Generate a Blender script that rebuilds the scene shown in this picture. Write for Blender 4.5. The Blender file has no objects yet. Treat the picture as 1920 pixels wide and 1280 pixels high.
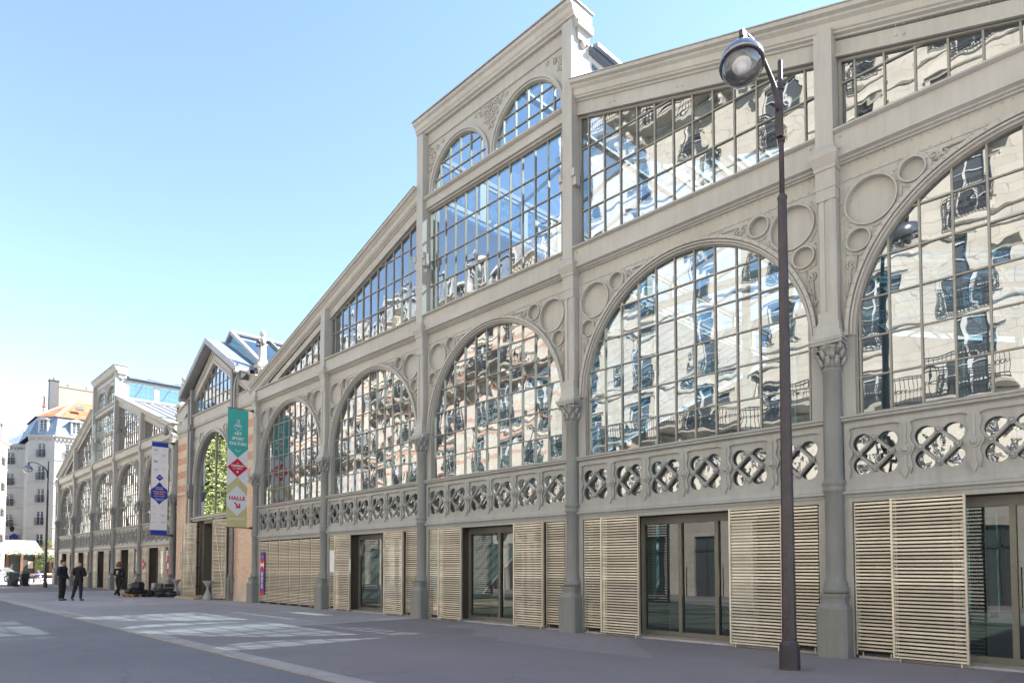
import bpy, bmesh, math, random
from mathutils import Vector, Matrix, noise
from mathutils.geometry import delaunay_2d_cdt
PI = math.pi
rnd = random.Random(7)
SC = bpy.context.scene
COL = SC.collection
rad = math.radians

# ------------------------------------------------------------------ camera
cam_d = bpy.data.cameras.new('camera')
cam = bpy.data.objects.new('camera', cam_d)
COL.objects.link(cam)
cam.location = (0, -11.92, 1.5)
cam.rotation_euler = (rad(92.3), 0, rad(46.02))
cam_d.sensor_width = 36
cam_d.lens = 23.625
cam_d.shift_y = 0.1934
cam_d.clip_end = 3000
cam_d.clip_start = 0.05
SC.camera = cam

# ------------------------------------------------------------------ sky, sun, exposure
EL = rad(42)
AZ = math.atan2(0.51, 0.86)
w = bpy.data.worlds.new('World')
SC.world = w
w.use_nodes = True
nt = w.node_tree
nt.nodes.clear()
sky = nt.nodes.new('ShaderNodeTexSky')
sky.sky_type = 'NISHITA'
sky.sun_disc = False
sky.sun_elevation = EL
sky.sun_rotation = AZ
sky.air_density = 1.05
sky.dust_density = 0.1
sky.ozone_density = 0.55
bgn = nt.nodes.new('ShaderNodeBackground')
bgn.inputs['Strength'].default_value = 0.10
wo = nt.nodes.new('ShaderNodeOutputWorld')
nt.links.new(sky.outputs[0], bgn.inputs[0])
nt.links.new(bgn.outputs[0], wo.inputs[0])
sl = bpy.data.lights.new('sun', 'SUN')
sl.energy = 4.9
sl.angle = rad(0.5)
sl.color = (1.0, 0.95, 0.87)
so = bpy.data.objects.new('sun', sl)
COL.objects.link(so)
so.location = (30, 50, 60)
SUN = Vector((math.sin(AZ) * math.cos(EL), math.cos(AZ) * math.cos(EL), math.sin(EL)))
so.rotation_euler = (-SUN).to_track_quat('-Z', 'Y').to_euler()
SC.view_settings.view_transform = 'Standard'
SC.view_settings.look = 'None'
SC.view_settings.gamma = 1.0
SC.view_settings.exposure = 2.0
SC.cycles.max_bounces = 8
SC.cycles.diffuse_bounces = 4
SC.cycles.glossy_bounces = 3
SC.cycles.transparent_max_bounces = 10
SC.cycles.caustics_reflective = False
SC.cycles.caustics_refractive = False
SC.cycles.sample_clamp_indirect = 6

# ------------------------------------------------------------------ materials
MATS = {}
def node(nt, t, **k):
    n = nt.nodes.new(t)
    for a, b in k.items():
        setattr(n, a, b)
    return n
def new_mat(name):
    m = bpy.data.materials.new(name)
    m.use_nodes = True
    nt = m.node_tree
    nt.nodes.clear()
    out = nt.nodes.new('ShaderNodeOutputMaterial')
    MATS[name] = m
    return m, nt, out
def pm(name, col, rough=0.5, metal=0.0, var=0.12, vscale=3.0, bump=0.0, bscale=40.0, col2=None, spec=0.5, trans=0, mottled=None):
    m, nt, out = new_mat(name)
    b = node(nt, 'ShaderNodeBsdfPrincipled')
    b.inputs['Roughness'].default_value = rough
    b.inputs['Metallic'].default_value = metal
    b.inputs['Specular IOR Level'].default_value = spec
    if trans:
        b.inputs['Transmission Weight'].default_value = trans
    nt.links.new(b.outputs[0], out.inputs[0])
    tc = node(nt, 'ShaderNodeTexCoord')
    nz = node(nt, 'ShaderNodeTexNoise')
    nz.inputs['Scale'].default_value = vscale
    nz.inputs['Detail'].default_value = 7
    nz.inputs['Roughness'].default_value = 0.65
    nt.links.new(tc.outputs['Object'], nz.inputs['Vector'])
    mx = node(nt, 'ShaderNodeMix', data_type='RGBA')
    c2 = col2 or tuple(c * (1 - var) for c in col)
    c1 = tuple(min(1, c * (1 + var * 0.6)) for c in col) if not col2 else col
    mx.inputs[6].default_value = (*c2, 1)
    mx.inputs[7].default_value = (*c1, 1)
    cr = node(nt, 'ShaderNodeMapRange')
    cr.inputs[1].default_value = 0.3
    cr.inputs[2].default_value = 0.7
    nt.links.new(nz.outputs[0], cr.inputs[0])
    nt.links.new(cr.outputs[0], mx.inputs[0])
    nt.links.new(mx.outputs[2], b.inputs['Base Color'])
    if bump:
        n2 = node(nt, 'ShaderNodeTexNoise')
        n2.inputs['Scale'].default_value = bscale
        n2.inputs['Detail'].default_value = 4
        nt.links.new(tc.outputs['Object'], n2.inputs['Vector'])
        bp = node(nt, 'ShaderNodeBump')
        bp.inputs['Strength'].default_value = bump
        bp.inputs['Distance'].default_value = 0.02
        nt.links.new(n2.outputs[0], bp.inputs['Height'])
        nt.links.new(bp.outputs[0], b.inputs['Normal'])
    return m
def weathered(name, col, dark, rough=0.5):
    """iron paint with faint vertical rain streaks and blotches"""
    m, nt, out = new_mat(name)
    b = node(nt, 'ShaderNodeBsdfPrincipled')
    b.inputs['Roughness'].default_value = rough
    nt.links.new(b.outputs[0], out.inputs[0])
    tc = node(nt, 'ShaderNodeTexCoord')
    mp = node(nt, 'ShaderNodeMapping')
    mp.inputs['Scale'].default_value = (6, 6, 0.5)
    nt.links.new(tc.outputs['Object'], mp.inputs['Vector'])
    n1 = node(nt, 'ShaderNodeTexNoise')
    n1.inputs['Scale'].default_value = 1.6
    n1.inputs['Detail'].default_value = 8
    n1.inputs['Roughness'].default_value = 0.7
    nt.links.new(mp.outputs[0], n1.inputs['Vector'])
    n2 = node(nt, 'ShaderNodeTexNoise')
    n2.inputs['Scale'].default_value = 0.9
    n2.inputs['Detail'].default_value = 6
    nt.links.new(tc.outputs['Object'], n2.inputs['Vector'])
    ad = node(nt, 'ShaderNodeMath', operation='ADD')
    nt.links.new(n1.outputs[0], ad.inputs[0])
    nt.links.new(n2.outputs[0], ad.inputs[1])
    mr = node(nt, 'ShaderNodeMapRange')
    mr.inputs[1].default_value = 0.72
    mr.inputs[2].default_value = 1.25
    nt.links.new(ad.outputs[0], mr.inputs[0])
    mx = node(nt, 'ShaderNodeMix', data_type='RGBA')
    mx.inputs[6].default_value = (*dark, 1)
    mx.inputs[7].default_value = (*col, 1)
    nt.links.new(mr.outputs[0], mx.inputs[0])
    n3 = node(nt, 'ShaderNodeTexNoise')
    n3.inputs['Scale'].default_value = 9
    n3.inputs['Detail'].default_value = 10
    n3.inputs['Roughness'].default_value = 0.75
    nt.links.new(mp.outputs[0], n3.inputs['Vector'])
    m3 = node(nt, 'ShaderNodeMapRange')
    m3.inputs[1].default_value = 0.60
    m3.inputs[2].default_value = 0.74
    m3.inputs[4].default_value = 0.55
    nt.links.new(n3.outputs[0], m3.inputs[0])
    mr2 = node(nt, 'ShaderNodeMix', data_type='RGBA')
    mr2.inputs[7].default_value = (0.17, 0.13, 0.095, 1)
    nt.links.new(m3.outputs[0], mr2.inputs[0])
    nt.links.new(mx.outputs[2], mr2.inputs[6])
    nt.links.new(mr2.outputs[2], b.inputs['Base Color'])
    bp = node(nt, 'ShaderNodeBump')
    bp.inputs['Strength'].default_value = 0.12
    bp.inputs['Distance'].default_value = 0.03
    nt.links.new(n2.outputs[0], bp.inputs['Height'])
    nt.links.new(bp.outputs[0], b.inputs['Normal'])
    return m
def glass(name, tint, base, ior, wave, wscale, rough=0.0):
    """coated pane: mirror layer over tinted see-through glass, each pane bowed a little differently"""
    m, nt, out = new_mat(name)
    tc = node(nt, 'ShaderNodeTexCoord')
    geo = node(nt, 'ShaderNodeNewGeometry')
    mul = node(nt, 'ShaderNodeMath', operation='MULTIPLY')
    mul.inputs[1].default_value = 37.0
    nt.links.new(geo.outputs['Random Per Island'], mul.inputs[0])
    nz = node(nt, 'ShaderNodeTexNoise', noise_dimensions='4D')
    nz.inputs['Scale'].default_value = wscale
    nz.inputs['Detail'].default_value = 1.5
    nz.inputs['Roughness'].default_value = 0.4
    nz.inputs['Distortion'].default_value = 0.4
    nt.links.new(tc.outputs['Object'], nz.inputs['Vector'])
    nt.links.new(mul.outputs[0], nz.inputs['W'])
    bp = node(nt, 'ShaderNodeBump')
    bp.inputs['Strength'].default_value = wave
    bp.inputs['Distance'].default_value = 0.06
    nt.links.new(nz.outputs[0], bp.inputs['Height'])
    gl = node(nt, 'ShaderNodeBsdfGlossy')
    gl.inputs['Roughness'].default_value = rough
    gl.inputs['Color'].default_value = (0.96, 0.97, 1, 1)
    nt.links.new(bp.outputs[0], gl.inputs['Normal'])
    tr = node(nt, 'ShaderNodeBsdfTransparent')
    tr.inputs['Color'].default_value = (*tint, 1)
    lw = node(nt, 'ShaderNodeLayerWeight')
    lw.inputs['Blend'].default_value = 0.5
    fr = node(nt, 'ShaderNodeMath', operation='POWER')
    fr.inputs[1].default_value = 3.6
    nt.links.new(lw.outputs['Facing'], fr.inputs[0])
    ad = node(nt, 'ShaderNodeMath', operation='ADD', use_clamp=True)
    ad.inputs[1].default_value = base + ((ior - 1) / (ior + 1)) ** 2
    nt.links.new(fr.outputs[0], ad.inputs[0])
    mx = node(nt, 'ShaderNodeMixShader')
    nt.links.new(ad.outputs[0], mx.inputs[0])
    nt.links.new(tr.outputs[0], mx.inputs[1])
    nt.links.new(gl.outputs[0], mx.inputs[2])
    nt.links.new(mx.outputs[0], out.inputs[0])
    return m
def masonry(name, colA, colB, mortar, bw, bh, msize=0.01, rough=0.85, band=None, grime=0.15):
    """brick texture on the wall plane; u = x+y, v = z; band=(z0, period, colour) lays courses of another stone"""
    m, nt, out = new_mat(name)
    b = node(nt, 'ShaderNodeBsdfPrincipled')
    b.inputs['Roughness'].default_value = rough
    nt.links.new(b.outputs[0], out.inputs[0])
    tc = node(nt, 'ShaderNodeTexCoord')
    sp = node(nt, 'ShaderNodeSeparateXYZ')
    nt.links.new(tc.outputs['Object'], sp.inputs[0])
    ad = node(nt, 'ShaderNodeMath', operation='ADD')
    nt.links.new(sp.outputs[0], ad.inputs[0])
    nt.links.new(sp.outputs[1], ad.inputs[1])
    cb = node(nt, 'ShaderNodeCombineXYZ')
    nt.links.new(ad.outputs[0], cb.inputs[0])
    nt.links.new(sp.outputs[2], cb.inputs[1])
    br = node(nt, 'ShaderNodeTexBrick')
    br.inputs['Scale'].default_value = 1
    br.inputs['Brick Width'].default_value = bw
    br.inputs['Row Height'].default_value = bh
    br.inputs['Mortar Size'].default_value = msize
    br.inputs['Mortar Smooth'].default_value = 0.3
    br.inputs['Color1'].default_value = (*colA, 1)
    br.inputs['Color2'].default_value = (*colB, 1)
    br.inputs['Mortar'].default_value = (*mortar, 1)
    nt.links.new(cb.outputs[0], br.inputs['Vector'])
    src = br.outputs['Color']
    if band:
        z0, per, colC, share = band
        s1 = node(nt, 'ShaderNodeMath', operation='DIVIDE')
        s1.inputs[1].default_value = per
        nt.links.new(sp.outputs[2], s1.inputs[0])
        s2 = node(nt, 'ShaderNodeMath', operation='FRACT')
        nt.links.new(s1.outputs[0], s2.inputs[0])
        s3 = node(nt, 'ShaderNodeMath', operation='LESS_THAN')
        s3.inputs[1].default_value = share
        nt.links.new(s2.outputs[0], s3.inputs[0])
        s4 = node(nt, 'ShaderNodeMath', operation='GREATER_THAN')
        s4.inputs[1].default_value = z0
        nt.links.new(sp.outputs[2], s4.inputs[0])
        s5 = node(nt, 'ShaderNodeMath', operation='MULTIPLY')
        nt.links.new(s3.outputs[0], s5.inputs[0])
        nt.links.new(s4.outputs[0], s5.inputs[1])
        mb = node(nt, 'ShaderNodeMix', data_type='RGBA')
        mb.inputs[7].default_value = (*colC, 1)
        nt.links.new(s5.outputs[0], mb.inputs[0])
        nt.links.new(src, mb.inputs[6])
        src = mb.outputs[2]
    nz = node(nt, 'ShaderNodeTexNoise')
    nz.inputs['Scale'].default_value = 1.1
    nz.inputs['Detail'].default_value = 9
    nz.inputs['Roughness'].default_value = 0.7
    nt.links.new(tc.outputs['Object'], nz.inputs['Vector'])
    mr = node(nt, 'ShaderNodeMapRange')
    mr.inputs[1].default_value = 0.3
    mr.inputs[2].default_value = 0.7
    mr.inputs[3].default_value = 1 - grime
    mr.inputs[4].default_value = 1.05
    nt.links.new(nz.outputs[0], mr.inputs[0])
    vm = node(nt, 'ShaderNodeVectorMath', operation='SCALE')
    nt.links.new(src, vm.inputs[0])
    nt.links.new(mr.outputs[0], vm.inputs['Scale'])
    nt.links.new(vm.outputs[0], b.inputs['Base Color'])
    bp = node(nt, 'ShaderNodeBump')
    bp.inputs['Strength'].default_value = 0.5
    bp.inputs['Distance'].default_value = 0.008
    bp.invert = True
    nt.links.new(br.outputs['Fac'], bp.inputs['Height'])
    nt.links.new(bp.outputs[0], b.inputs['Normal'])
    return m
def ground_mat(name, col, dark, patch=0.5, spk=0.3, rough=0.9, blot=0.35):
    """asphalt or paving: fine aggregate, wear blotches, tar-dark stains"""
    m, nt, out = new_mat(name)
    b = node(nt, 'ShaderNodeBsdfPrincipled')
    b.inputs['Roughness'].default_value = rough
    b.inputs['Specular IOR Level'].default_value = 0.25
    nt.links.new(b.outputs[0], out.inputs[0])
    tc = node(nt, 'ShaderNodeTexCoord')
    def nz(s, d, r=0.6):
        n = node(nt, 'ShaderNodeTexNoise')
        n.inputs['Scale'].default_value = s
        n.inputs['Detail'].default_value = d
        n.inputs['Roughness'].default_value = r
        nt.links.new(tc.outputs['Object'], n.inputs['Vector'])
        return n
    big = nz(blot, 8, 0.65)
    fine = nz(48, 5, 0.75)
    mr = node(nt, 'ShaderNodeMapRange')
    mr.inputs[1].default_value = 0.32
    mr.inputs[2].default_value = 0.68
    nt.links.new(big.outputs[0], mr.inputs[0])
    mx = node(nt, 'ShaderNodeMix', data_type='RGBA')
    mx.inputs[6].default_value = (*dark, 1)
    mx.inputs[7].default_value = (*col, 1)
    nt.links.new(mr.outputs[0], mx.inputs[0])
    fr = node(nt, 'ShaderNodeMapRange')
    fr.inputs[1].default_value = 0.35
    fr.inputs[2].default_value = 0.65
    fr.inputs[3].default_value = 1 - spk
    fr.inputs[4].default_value = 1 + spk
    nt.links.new(fine.outputs[0], fr.inputs[0])
    # resurfaced patches (rough rectangles), hairline cracks, gum and oil spots
    sp = node(nt, 'ShaderNodeTexVoronoi', distance='CHEBYCHEV')
    sp.inputs['Scale'].default_value = 0.16
    nt.links.new(tc.outputs['Object'], sp.inputs['Vector'])
    hs = node(nt, 'ShaderNodeSeparateColor')
    nt.links.new(sp.outputs['Color'], hs.inputs[0])
    pr = node(nt, 'ShaderNodeMapRange')
    pr.inputs[3].default_value = 1 - patch * 0.35
    pr.inputs[4].default_value = 1 + patch * 0.25
    nt.links.new(hs.outputs[0], pr.inputs[0])
    wn = nz(1.2, 6)
    wm = node(nt, 'ShaderNodeMix', data_type='VECTOR')
    wm.inputs[0].default_value = 0.25
    nt.links.new(tc.outputs['Object'], wm.inputs[4])
    nt.links.new(wn.outputs['Color'], wm.inputs[5])
    ck = node(nt, 'ShaderNodeTexVoronoi', feature='DISTANCE_TO_EDGE')
    ck.inputs['Scale'].default_value = 0.55
    nt.links.new(wm.outputs[1], ck.inputs['Vector'])
    cm = node(nt, 'ShaderNodeMapRange')
    cm.inputs[1].default_value = 0.0
    cm.inputs[2].default_value = 0.008
    cm.inputs[3].default_value = 0.86
    cm.inputs[4].default_value = 1.0
    nt.links.new(ck.outputs['Distance'], cm.inputs[0])
    gs = node(nt, 'ShaderNodeTexVoronoi')
    gs.inputs['Scale'].default_value = 1.7
    nt.links.new(tc.outputs['Object'], gs.inputs['Vector'])
    gm = node(nt, 'ShaderNodeMapRange')
    gm.inputs[1].default_value = 0.035
    gm.inputs[2].default_value = 0.06
    gm.inputs[3].default_value = 0.75
    gm.inputs[4].default_value = 1.0
    nt.links.new(gs.outputs['Distance'], gm.inputs[0])
    a1 = node(nt, 'ShaderNodeMath', operation='MULTIPLY')
    nt.links.new(fr.outputs[0], a1.inputs[0]); nt.links.new(pr.outputs[0], a1.inputs[1])
    a2 = node(nt, 'ShaderNodeMath', operation='MULTIPLY')
    nt.links.new(a1.outputs[0], a2.inputs[0]); nt.links.new(cm.outputs[0], a2.inputs[1])
    a3 = node(nt, 'ShaderNodeMath', operation='MULTIPLY')
    nt.links.new(a2.outputs[0], a3.inputs[0]); nt.links.new(gm.outputs[0], a3.inputs[1])
    vm = node(nt, 'ShaderNodeVectorMath', operation='SCALE')
    nt.links.new(mx.outputs[2], vm.inputs[0])
    nt.links.new(a3.outputs[0], vm.inputs['Scale'])
    nt.links.new(vm.outputs[0], b.inputs['Base Color'])
    bp = node(nt, 'ShaderNodeBump')
    bp.inputs['Strength'].default_value = 0.35
    bp.inputs['Distance'].default_value = 0.01
    nt.links.new(fine.outputs[0], bp.inputs['Height'])
    nt.links.new(bp.outputs[0], b.inputs['Normal'])
    return m

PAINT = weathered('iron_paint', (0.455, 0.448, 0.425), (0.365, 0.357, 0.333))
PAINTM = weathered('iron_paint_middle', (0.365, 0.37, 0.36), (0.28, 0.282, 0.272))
PAINTL = weathered('iron_paint_lower', (0.225, 0.235, 0.23), (0.165, 0.172, 0.167))  # shade put into the colour: darker iron paint, offsetting bounced light low down
MULL = pm('glazing_bar_paint', (0.30, 0.29, 0.26), 0.45)
PALE = pm('pale_stone_carved', (0.50, 0.49, 0.46), 0.8, var=0.25, vscale=6)
GL = glass('coated_glass', (0.44, 0.54, 0.56), 0.25, 1.7, 0.085, 1.35)
GLL = glass('lattice_glass', (0.5, 0.5, 0.48), 0.30, 1.7, 0.35, 3.0)
GLD = glass('door_glass', (0.34, 0.40, 0.40), 0.05, 1.5, 0.05, 0.8)
GLP = glass('portal_glass', (0.45, 0.5, 0.5), 0.42, 1.7, 0.07, 0.9)
GLR = glass('roof_glass', (0.20, 0.32, 0.34), 0.12, 1.6, 0.1, 1.0)
GLS = glass('lantern_side_glazing', (0.30, 0.52, 0.62), 0.20, 1.6, 0.06, 1.0)
GLN = glass('lantern_glass', (0.78, 0.84, 0.86), 0.07, 1.6, 0.06, 1.0)
SLAT = pm('champagne_metal_slat', (0.70, 0.64, 0.525), 0.45, 0.25, var=0.22, vscale=1.7)
DARKM = pm('dark_metal', (0.06, 0.06, 0.055), 0.5)
FRAME = pm('bronze_door_frame', (0.16, 0.155, 0.13), 0.45, 0.2)
ZINC = pm('zinc_sheet', (0.34, 0.35, 0.365), 0.45, 0.25, var=0.15, vscale=1.5)
ZINCD = pm('dark_zinc', (0.13, 0.14, 0.17), 0.5, 0.2)
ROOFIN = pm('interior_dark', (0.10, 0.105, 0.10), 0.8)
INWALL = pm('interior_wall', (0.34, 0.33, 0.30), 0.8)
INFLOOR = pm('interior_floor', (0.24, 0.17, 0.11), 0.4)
INDARK = pm('louvre_gap_shade', (0.045, 0.042, 0.038), 0.7)  # near-black colour stands in for the shade seen through the louvre gaps
INSTEEL = pm('interior_steel', (0.30, 0.42, 0.42), 0.5)
WOOD = pm('plywood', (0.42, 0.30, 0.17), 0.7, var=0.3, vscale=9)
BRICK = masonry('portal_brick', (0.52, 0.24, 0.14), (0.62, 0.36, 0.23), (0.58, 0.48, 0.38), 0.22, 0.065, 0.008, band=(5.25, 0.72, (0.66, 0.55, 0.43), 0.5))
BRICKL = masonry('portal_brick_pale', (0.66, 0.42, 0.28), (0.74, 0.58, 0.44), (0.66, 0.56, 0.46), 0.22, 0.065, 0.008)
STONE = masonry('ashlar_cream', (0.57, 0.53, 0.45), (0.51, 0.47, 0.39), (0.36, 0.32, 0.26), 1.1, 0.42, 0.012, grime=0.2)
STONE2 = masonry('ashlar_warm', (0.60, 0.55, 0.46), (0.53, 0.48, 0.39), (0.38, 0.33, 0.26), 0.9, 0.38, 0.012, grime=0.2)
STRIPE = masonry('brick_and_stone', (0.52, 0.28, 0.20), (0.58, 0.36, 0.26), (0.5, 0.42, 0.34), 0.22, 0.07, 0.008, band=(0.0, 1.5, (0.60, 0.54, 0.45), 0.84))
PLASTER = pm('white_plaster', (0.47, 0.445, 0.40), 0.9, var=0.12, vscale=0.5)
PLASTW = pm('warm_plaster', (0.52, 0.475, 0.42), 0.9, var=0.1, vscale=0.5)
TRIMW = pm('white_trim', (0.55, 0.55, 0.535), 0.6)
PLASTB = pm('bright_plaster', (0.78, 0.75, 0.70), 0.9, var=0.1, vscale=0.5)
LACE = pm('lace_ironwork', (0.30, 0.38, 0.42), 0.6)
SLATE = pm('slate_zinc_roof', (0.20, 0.24, 0.31), 0.5, 0.1, var=0.25, vscale=2)
TILE = masonry('clay_tiles', (0.46, 0.12, 0.05), (0.56, 0.21, 0.10), (0.22, 0.07, 0.04), 0.45, 0.42, 0.05)
WINGL = pm('house_window_glass', (0.085, 0.09, 0.092), 0.10, 0, spec=0.6)
IRON = pm('black_iron', (0.025, 0.025, 0.027), 0.5)
ASPH = ground_mat('road_asphalt', (0.215, 0.215, 0.232), (0.175, 0.176, 0.191))
SIDE = ground_mat('sidewalk_asphalt', (0.275, 0.25, 0.258), (0.228, 0.207, 0.216), spk=0.12)
PLAZA = ground_mat('pale_paving', (0.40, 0.38, 0.385), (0.34, 0.325, 0.33), spk=0.08, blot=0.6)
GRAN = ground_mat('granite_kerb', (0.44, 0.42, 0.405), (0.33, 0.315, 0.305), spk=0.2, blot=2.0)
POLE = pm('lamp_brown_paint', (0.046, 0.035, 0.043), 0.38, var=.35, vscale=5)
CHROME = pm('lamp_bright_metal', (0.5, 0.5, 0.52), 0.25, 0.9)

def per_piece(mat, amount):
    """every separate slat or board of a mesh gets its own slight tone"""
    nt = mat.node_tree
    b = [n for n in nt.nodes if n.type == 'BSDF_PRINCIPLED'][0]
    src = b.inputs['Base Color'].links[0].from_socket
    g = node(nt, 'ShaderNodeNewGeometry')
    mr = node(nt, 'ShaderNodeMapRange')
    mr.inputs[3].default_value = 1 - amount
    mr.inputs[4].default_value = 1 + amount * 0.5
    nt.links.new(g.outputs['Random Per Island'], mr.inputs[0])
    vm = node(nt, 'ShaderNodeVectorMath', operation='SCALE')
    nt.links.new(src, vm.inputs[0])
    nt.links.new(mr.outputs[0], vm.inputs['Scale'])
    nt.links.new(vm.outputs[0], b.inputs['Base Color'])
per_piece(SLAT, 0.28)
per_piece(WOOD, 0.2)

# ------------------------------------------------------------------ mesh builder
def clip_half(poly, nx, nz, c):
    """keep the part of a convex polygon where nx*x+nz*z<=c"""
    out = []
    n = len(poly)
    for i in range(n):
        a, b = poly[i], poly[(i + 1) % n]
        da = nx * a[0] + nz * a[1] - c
        db = nx * b[0] + nz * b[1] - c
        if da <= 0:
            out.append(a)
        if (da < 0 < db) or (db < 0 < da):
            t = da / (da - db)
            out.append((a[0] + t * (b[0] - a[0]), a[1] + t * (b[1] - a[1])))
    return out
def halfplanes(poly):
    area = sum(poly[i][0] * poly[(i + 1) % len(poly)][1] - poly[(i + 1) % len(poly)][0] * poly[i][1] for i in range(len(poly)))
    if area < 0:
        poly = poly[::-1]
    hp = []
    for i in range(len(poly)):
        a, b = poly[i], poly[(i + 1) % len(poly)]
        dx, dz = b[0] - a[0], b[1] - a[1]
        L = math.hypot(dx, dz)
        if L < 1e-6:
            continue
        nx, nz = dz / L, -dx / L
        hp.append((nx, nz, nx * a[0] + nz * a[1]))
    return hp
def clip_convex(poly, hp):
    for h in hp:
        poly = clip_half(poly, *h)
        if len(poly) < 3:
            return []
    return poly
def seg_clip(p, q, hp):
    t0, t1 = 0.0, 1.0
    for nx, nz, c in hp:
        a = nx * p[0] + nz * p[1] - c
        b = nx * q[0] + nz * q[1] - c
        if a > 0 and b > 0:
            return None
        if a > 0:
            t0 = max(t0, a / (a - b))
        elif b > 0:
            t1 = min(t1, a / (a - b))
    if t1 - t0 < 1e-4:
        return None
    f = lambda t: (p[0] + t * (q[0] - p[0]), p[1] + t * (q[1] - p[1]))
    return f(t0), f(t1)

class MB:
    def __init__(s, M=None):
        s.v = []
        s.f = []
        s.mi = []
        s.sm = []
        s.M = M
        s.cur = 0
    def add(s, vs, fs, smooth=False):
        o = len(s.v)
        if s.M:
            vs = [tuple(s.M @ Vector(v)) for v in vs]
        s.v += [tuple(v) for v in vs]
        for f in fs:
            s.f.append(tuple(i + o for i in f))
            s.mi.append(s.cur)
            s.sm.append(smooth)
        return s
    def box(s, x0, x1, y0, y1, z0, z1):
        return s.add([(x0, y0, z0), (x1, y0, z0), (x1, y1, z0), (x0, y1, z0), (x0, y0, z1), (x1, y0, z1), (x1, y1, z1), (x0, y1, z1)],
                     [(0, 3, 2, 1), (4, 5, 6, 7), (0, 1, 5, 4), (1, 2, 6, 5), (2, 3, 7, 6), (3, 0, 4, 7)])
    def frustum(s, x0, x1, y0, y1, z0, X0, X1, Y0, Y1, z1):
        return s.add([(x0, y0, z0), (x1, y0, z0), (x1, y1, z0), (x0, y1, z0), (X0, Y0, z1), (X1, Y0, z1), (X1, Y1, z1), (X0, Y1, z1)],
                     [(0, 3, 2, 1), (4, 5, 6, 7), (0, 1, 5, 4), (1, 2, 6, 5), (2, 3, 7, 6), (3, 0, 4, 7)])
    def prism(s, poly, y0, y1):
        n = len(poly)
        vs = [(x, y0, z) for x, z in poly] + [(x, y1, z) for x, z in poly]
        fs = [tuple(range(n)), tuple(range(2 * n - 1, n - 1, -1))] + [(i, (i + 1) % n, n + (i + 1) % n, n + i) for i in range(n)]
        return s.add(vs, fs)
    def prismz(s, poly, z0, z1):
        n = len(poly)
        vs = [(x, y, z0) for x, y in poly] + [(x, y, z1) for x, y in poly]
        fs = [tuple(range(n - 1, -1, -1)), tuple(range(n, 2 * n))] + [(i, (i + 1) % n, n + (i + 1) % n, n + i) for i in range(n)]
        return s.add(vs, fs)
    def sweep(s, prof, p0, p1):
        """profile [(y,dz)] between two (x,z) points, vertical end cuts"""
        n = len(prof)
        vs = [(p0[0], y, p0[1] + dz) for y, dz in prof] + [(p1[0], y, p1[1] + dz) for y, dz in prof]
        fs = [tuple(range(n)), tuple(range(2 * n - 1, n - 1, -1))] + [(i, (i + 1) % n, n + (i + 1) % n, n + i) for i in range(n)]
        return s.add(vs, fs)
    def bar(s, p, q, w, h=None, up=(0, 0, 1)):
        h = h or w
        p, q = Vector(p), Vector(q)
        d = (q - p)
        if d.length < 1e-6:
            return s
        d.normalize()
        u = Vector(up)
        if abs(d.dot(u)) > 0.98:
            u = Vector((0, 1, 0))
        a = d.cross(u).normalized() * (w / 2)
        b = d.cross(a).normalized() * (h / 2)
        vs = [p - a - b, p + a - b, p + a + b, p - a + b, q - a - b, q + a - b, q + a + b, q - a + b]
        return s.add(vs, [(0, 1, 2, 3), (7, 6, 5, 4), (0, 4, 5, 1), (1, 5, 6, 2), (2, 6, 7, 3), (3, 7, 4, 0)])
    def tube(s, pts, r, n=8, cap=True):
        pts = [Vector(p) for p in pts]
        if not isinstance(r, (list, tuple)):
            r = [r] * len(pts)
        vs, fs = [], []
        ref = Vector((0, 0, 1))
        for i, p in enumerate(pts):
            d = (pts[min(i + 1, len(pts) - 1)] - pts[max(i - 1, 0)]).normalized()
            if abs(d.dot(ref)) > 0.95:
                ref = Vector((0, 1, 0)) if abs(d.y) < 0.9 else Vector((1, 0, 0))
            a = d.cross(ref).normalized()
            b = d.cross(a).normalized()
            ref = -b if i == 0 else (ref - d * ref.dot(d)).normalized() if (ref - d * ref.dot(d)).length > 1e-3 else ref
            a = d.cross(ref).normalized()
            b = d.cross(a).normalized()
            for k in range(n):
                t = 2 * PI * k / n
                vs.append(p + (a * math.cos(t) + b * math.sin(t)) * r[i])
        for i in range(len(pts) - 1):
            for k in range(n):
                k2 = (k + 1) % n
                fs.append((i * n + k, i * n + k2, (i + 1) * n + k2, (i + 1) * n + k))
        s.add(vs, fs, True)
        if cap:
            m = len(s.v) - len(vs)
            s.f.append(tuple(m + k for k in range(n)))
            s.f.append(tuple(m + len(vs) - 1 - k for k in range(n)))
            s.mi += [s.cur] * 2
            s.sm += [False] * 2
        return s
    def lathe(s, prof, cx=0, cy=0, n=16, smooth=True, rot=0):
        vs, fs = [], []
        for r, z in prof:
            for k in range(n):
                t = 2 * PI * (k + rot) / n
                vs.append((cx + r * math.cos(t), cy + r * math.sin(t), z))
        for i in range(len(prof) - 1):
            for k in range(n):
                k2 = (k + 1) % n
                fs.append((i * n + k, i * n + k2, (i + 1) * n + k2, (i + 1) * n + k))
        s.add(vs, fs, smooth)
        m = len(s.v) - len(vs)
        s.f.append(tuple(m + n - 1 - k for k in range(n)))
        s.f.append(tuple(m + len(vs) - n + k for k in range(n)))
        s.mi += [s.cur] * 2
        s.sm += [False] * 2
        return s
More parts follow.
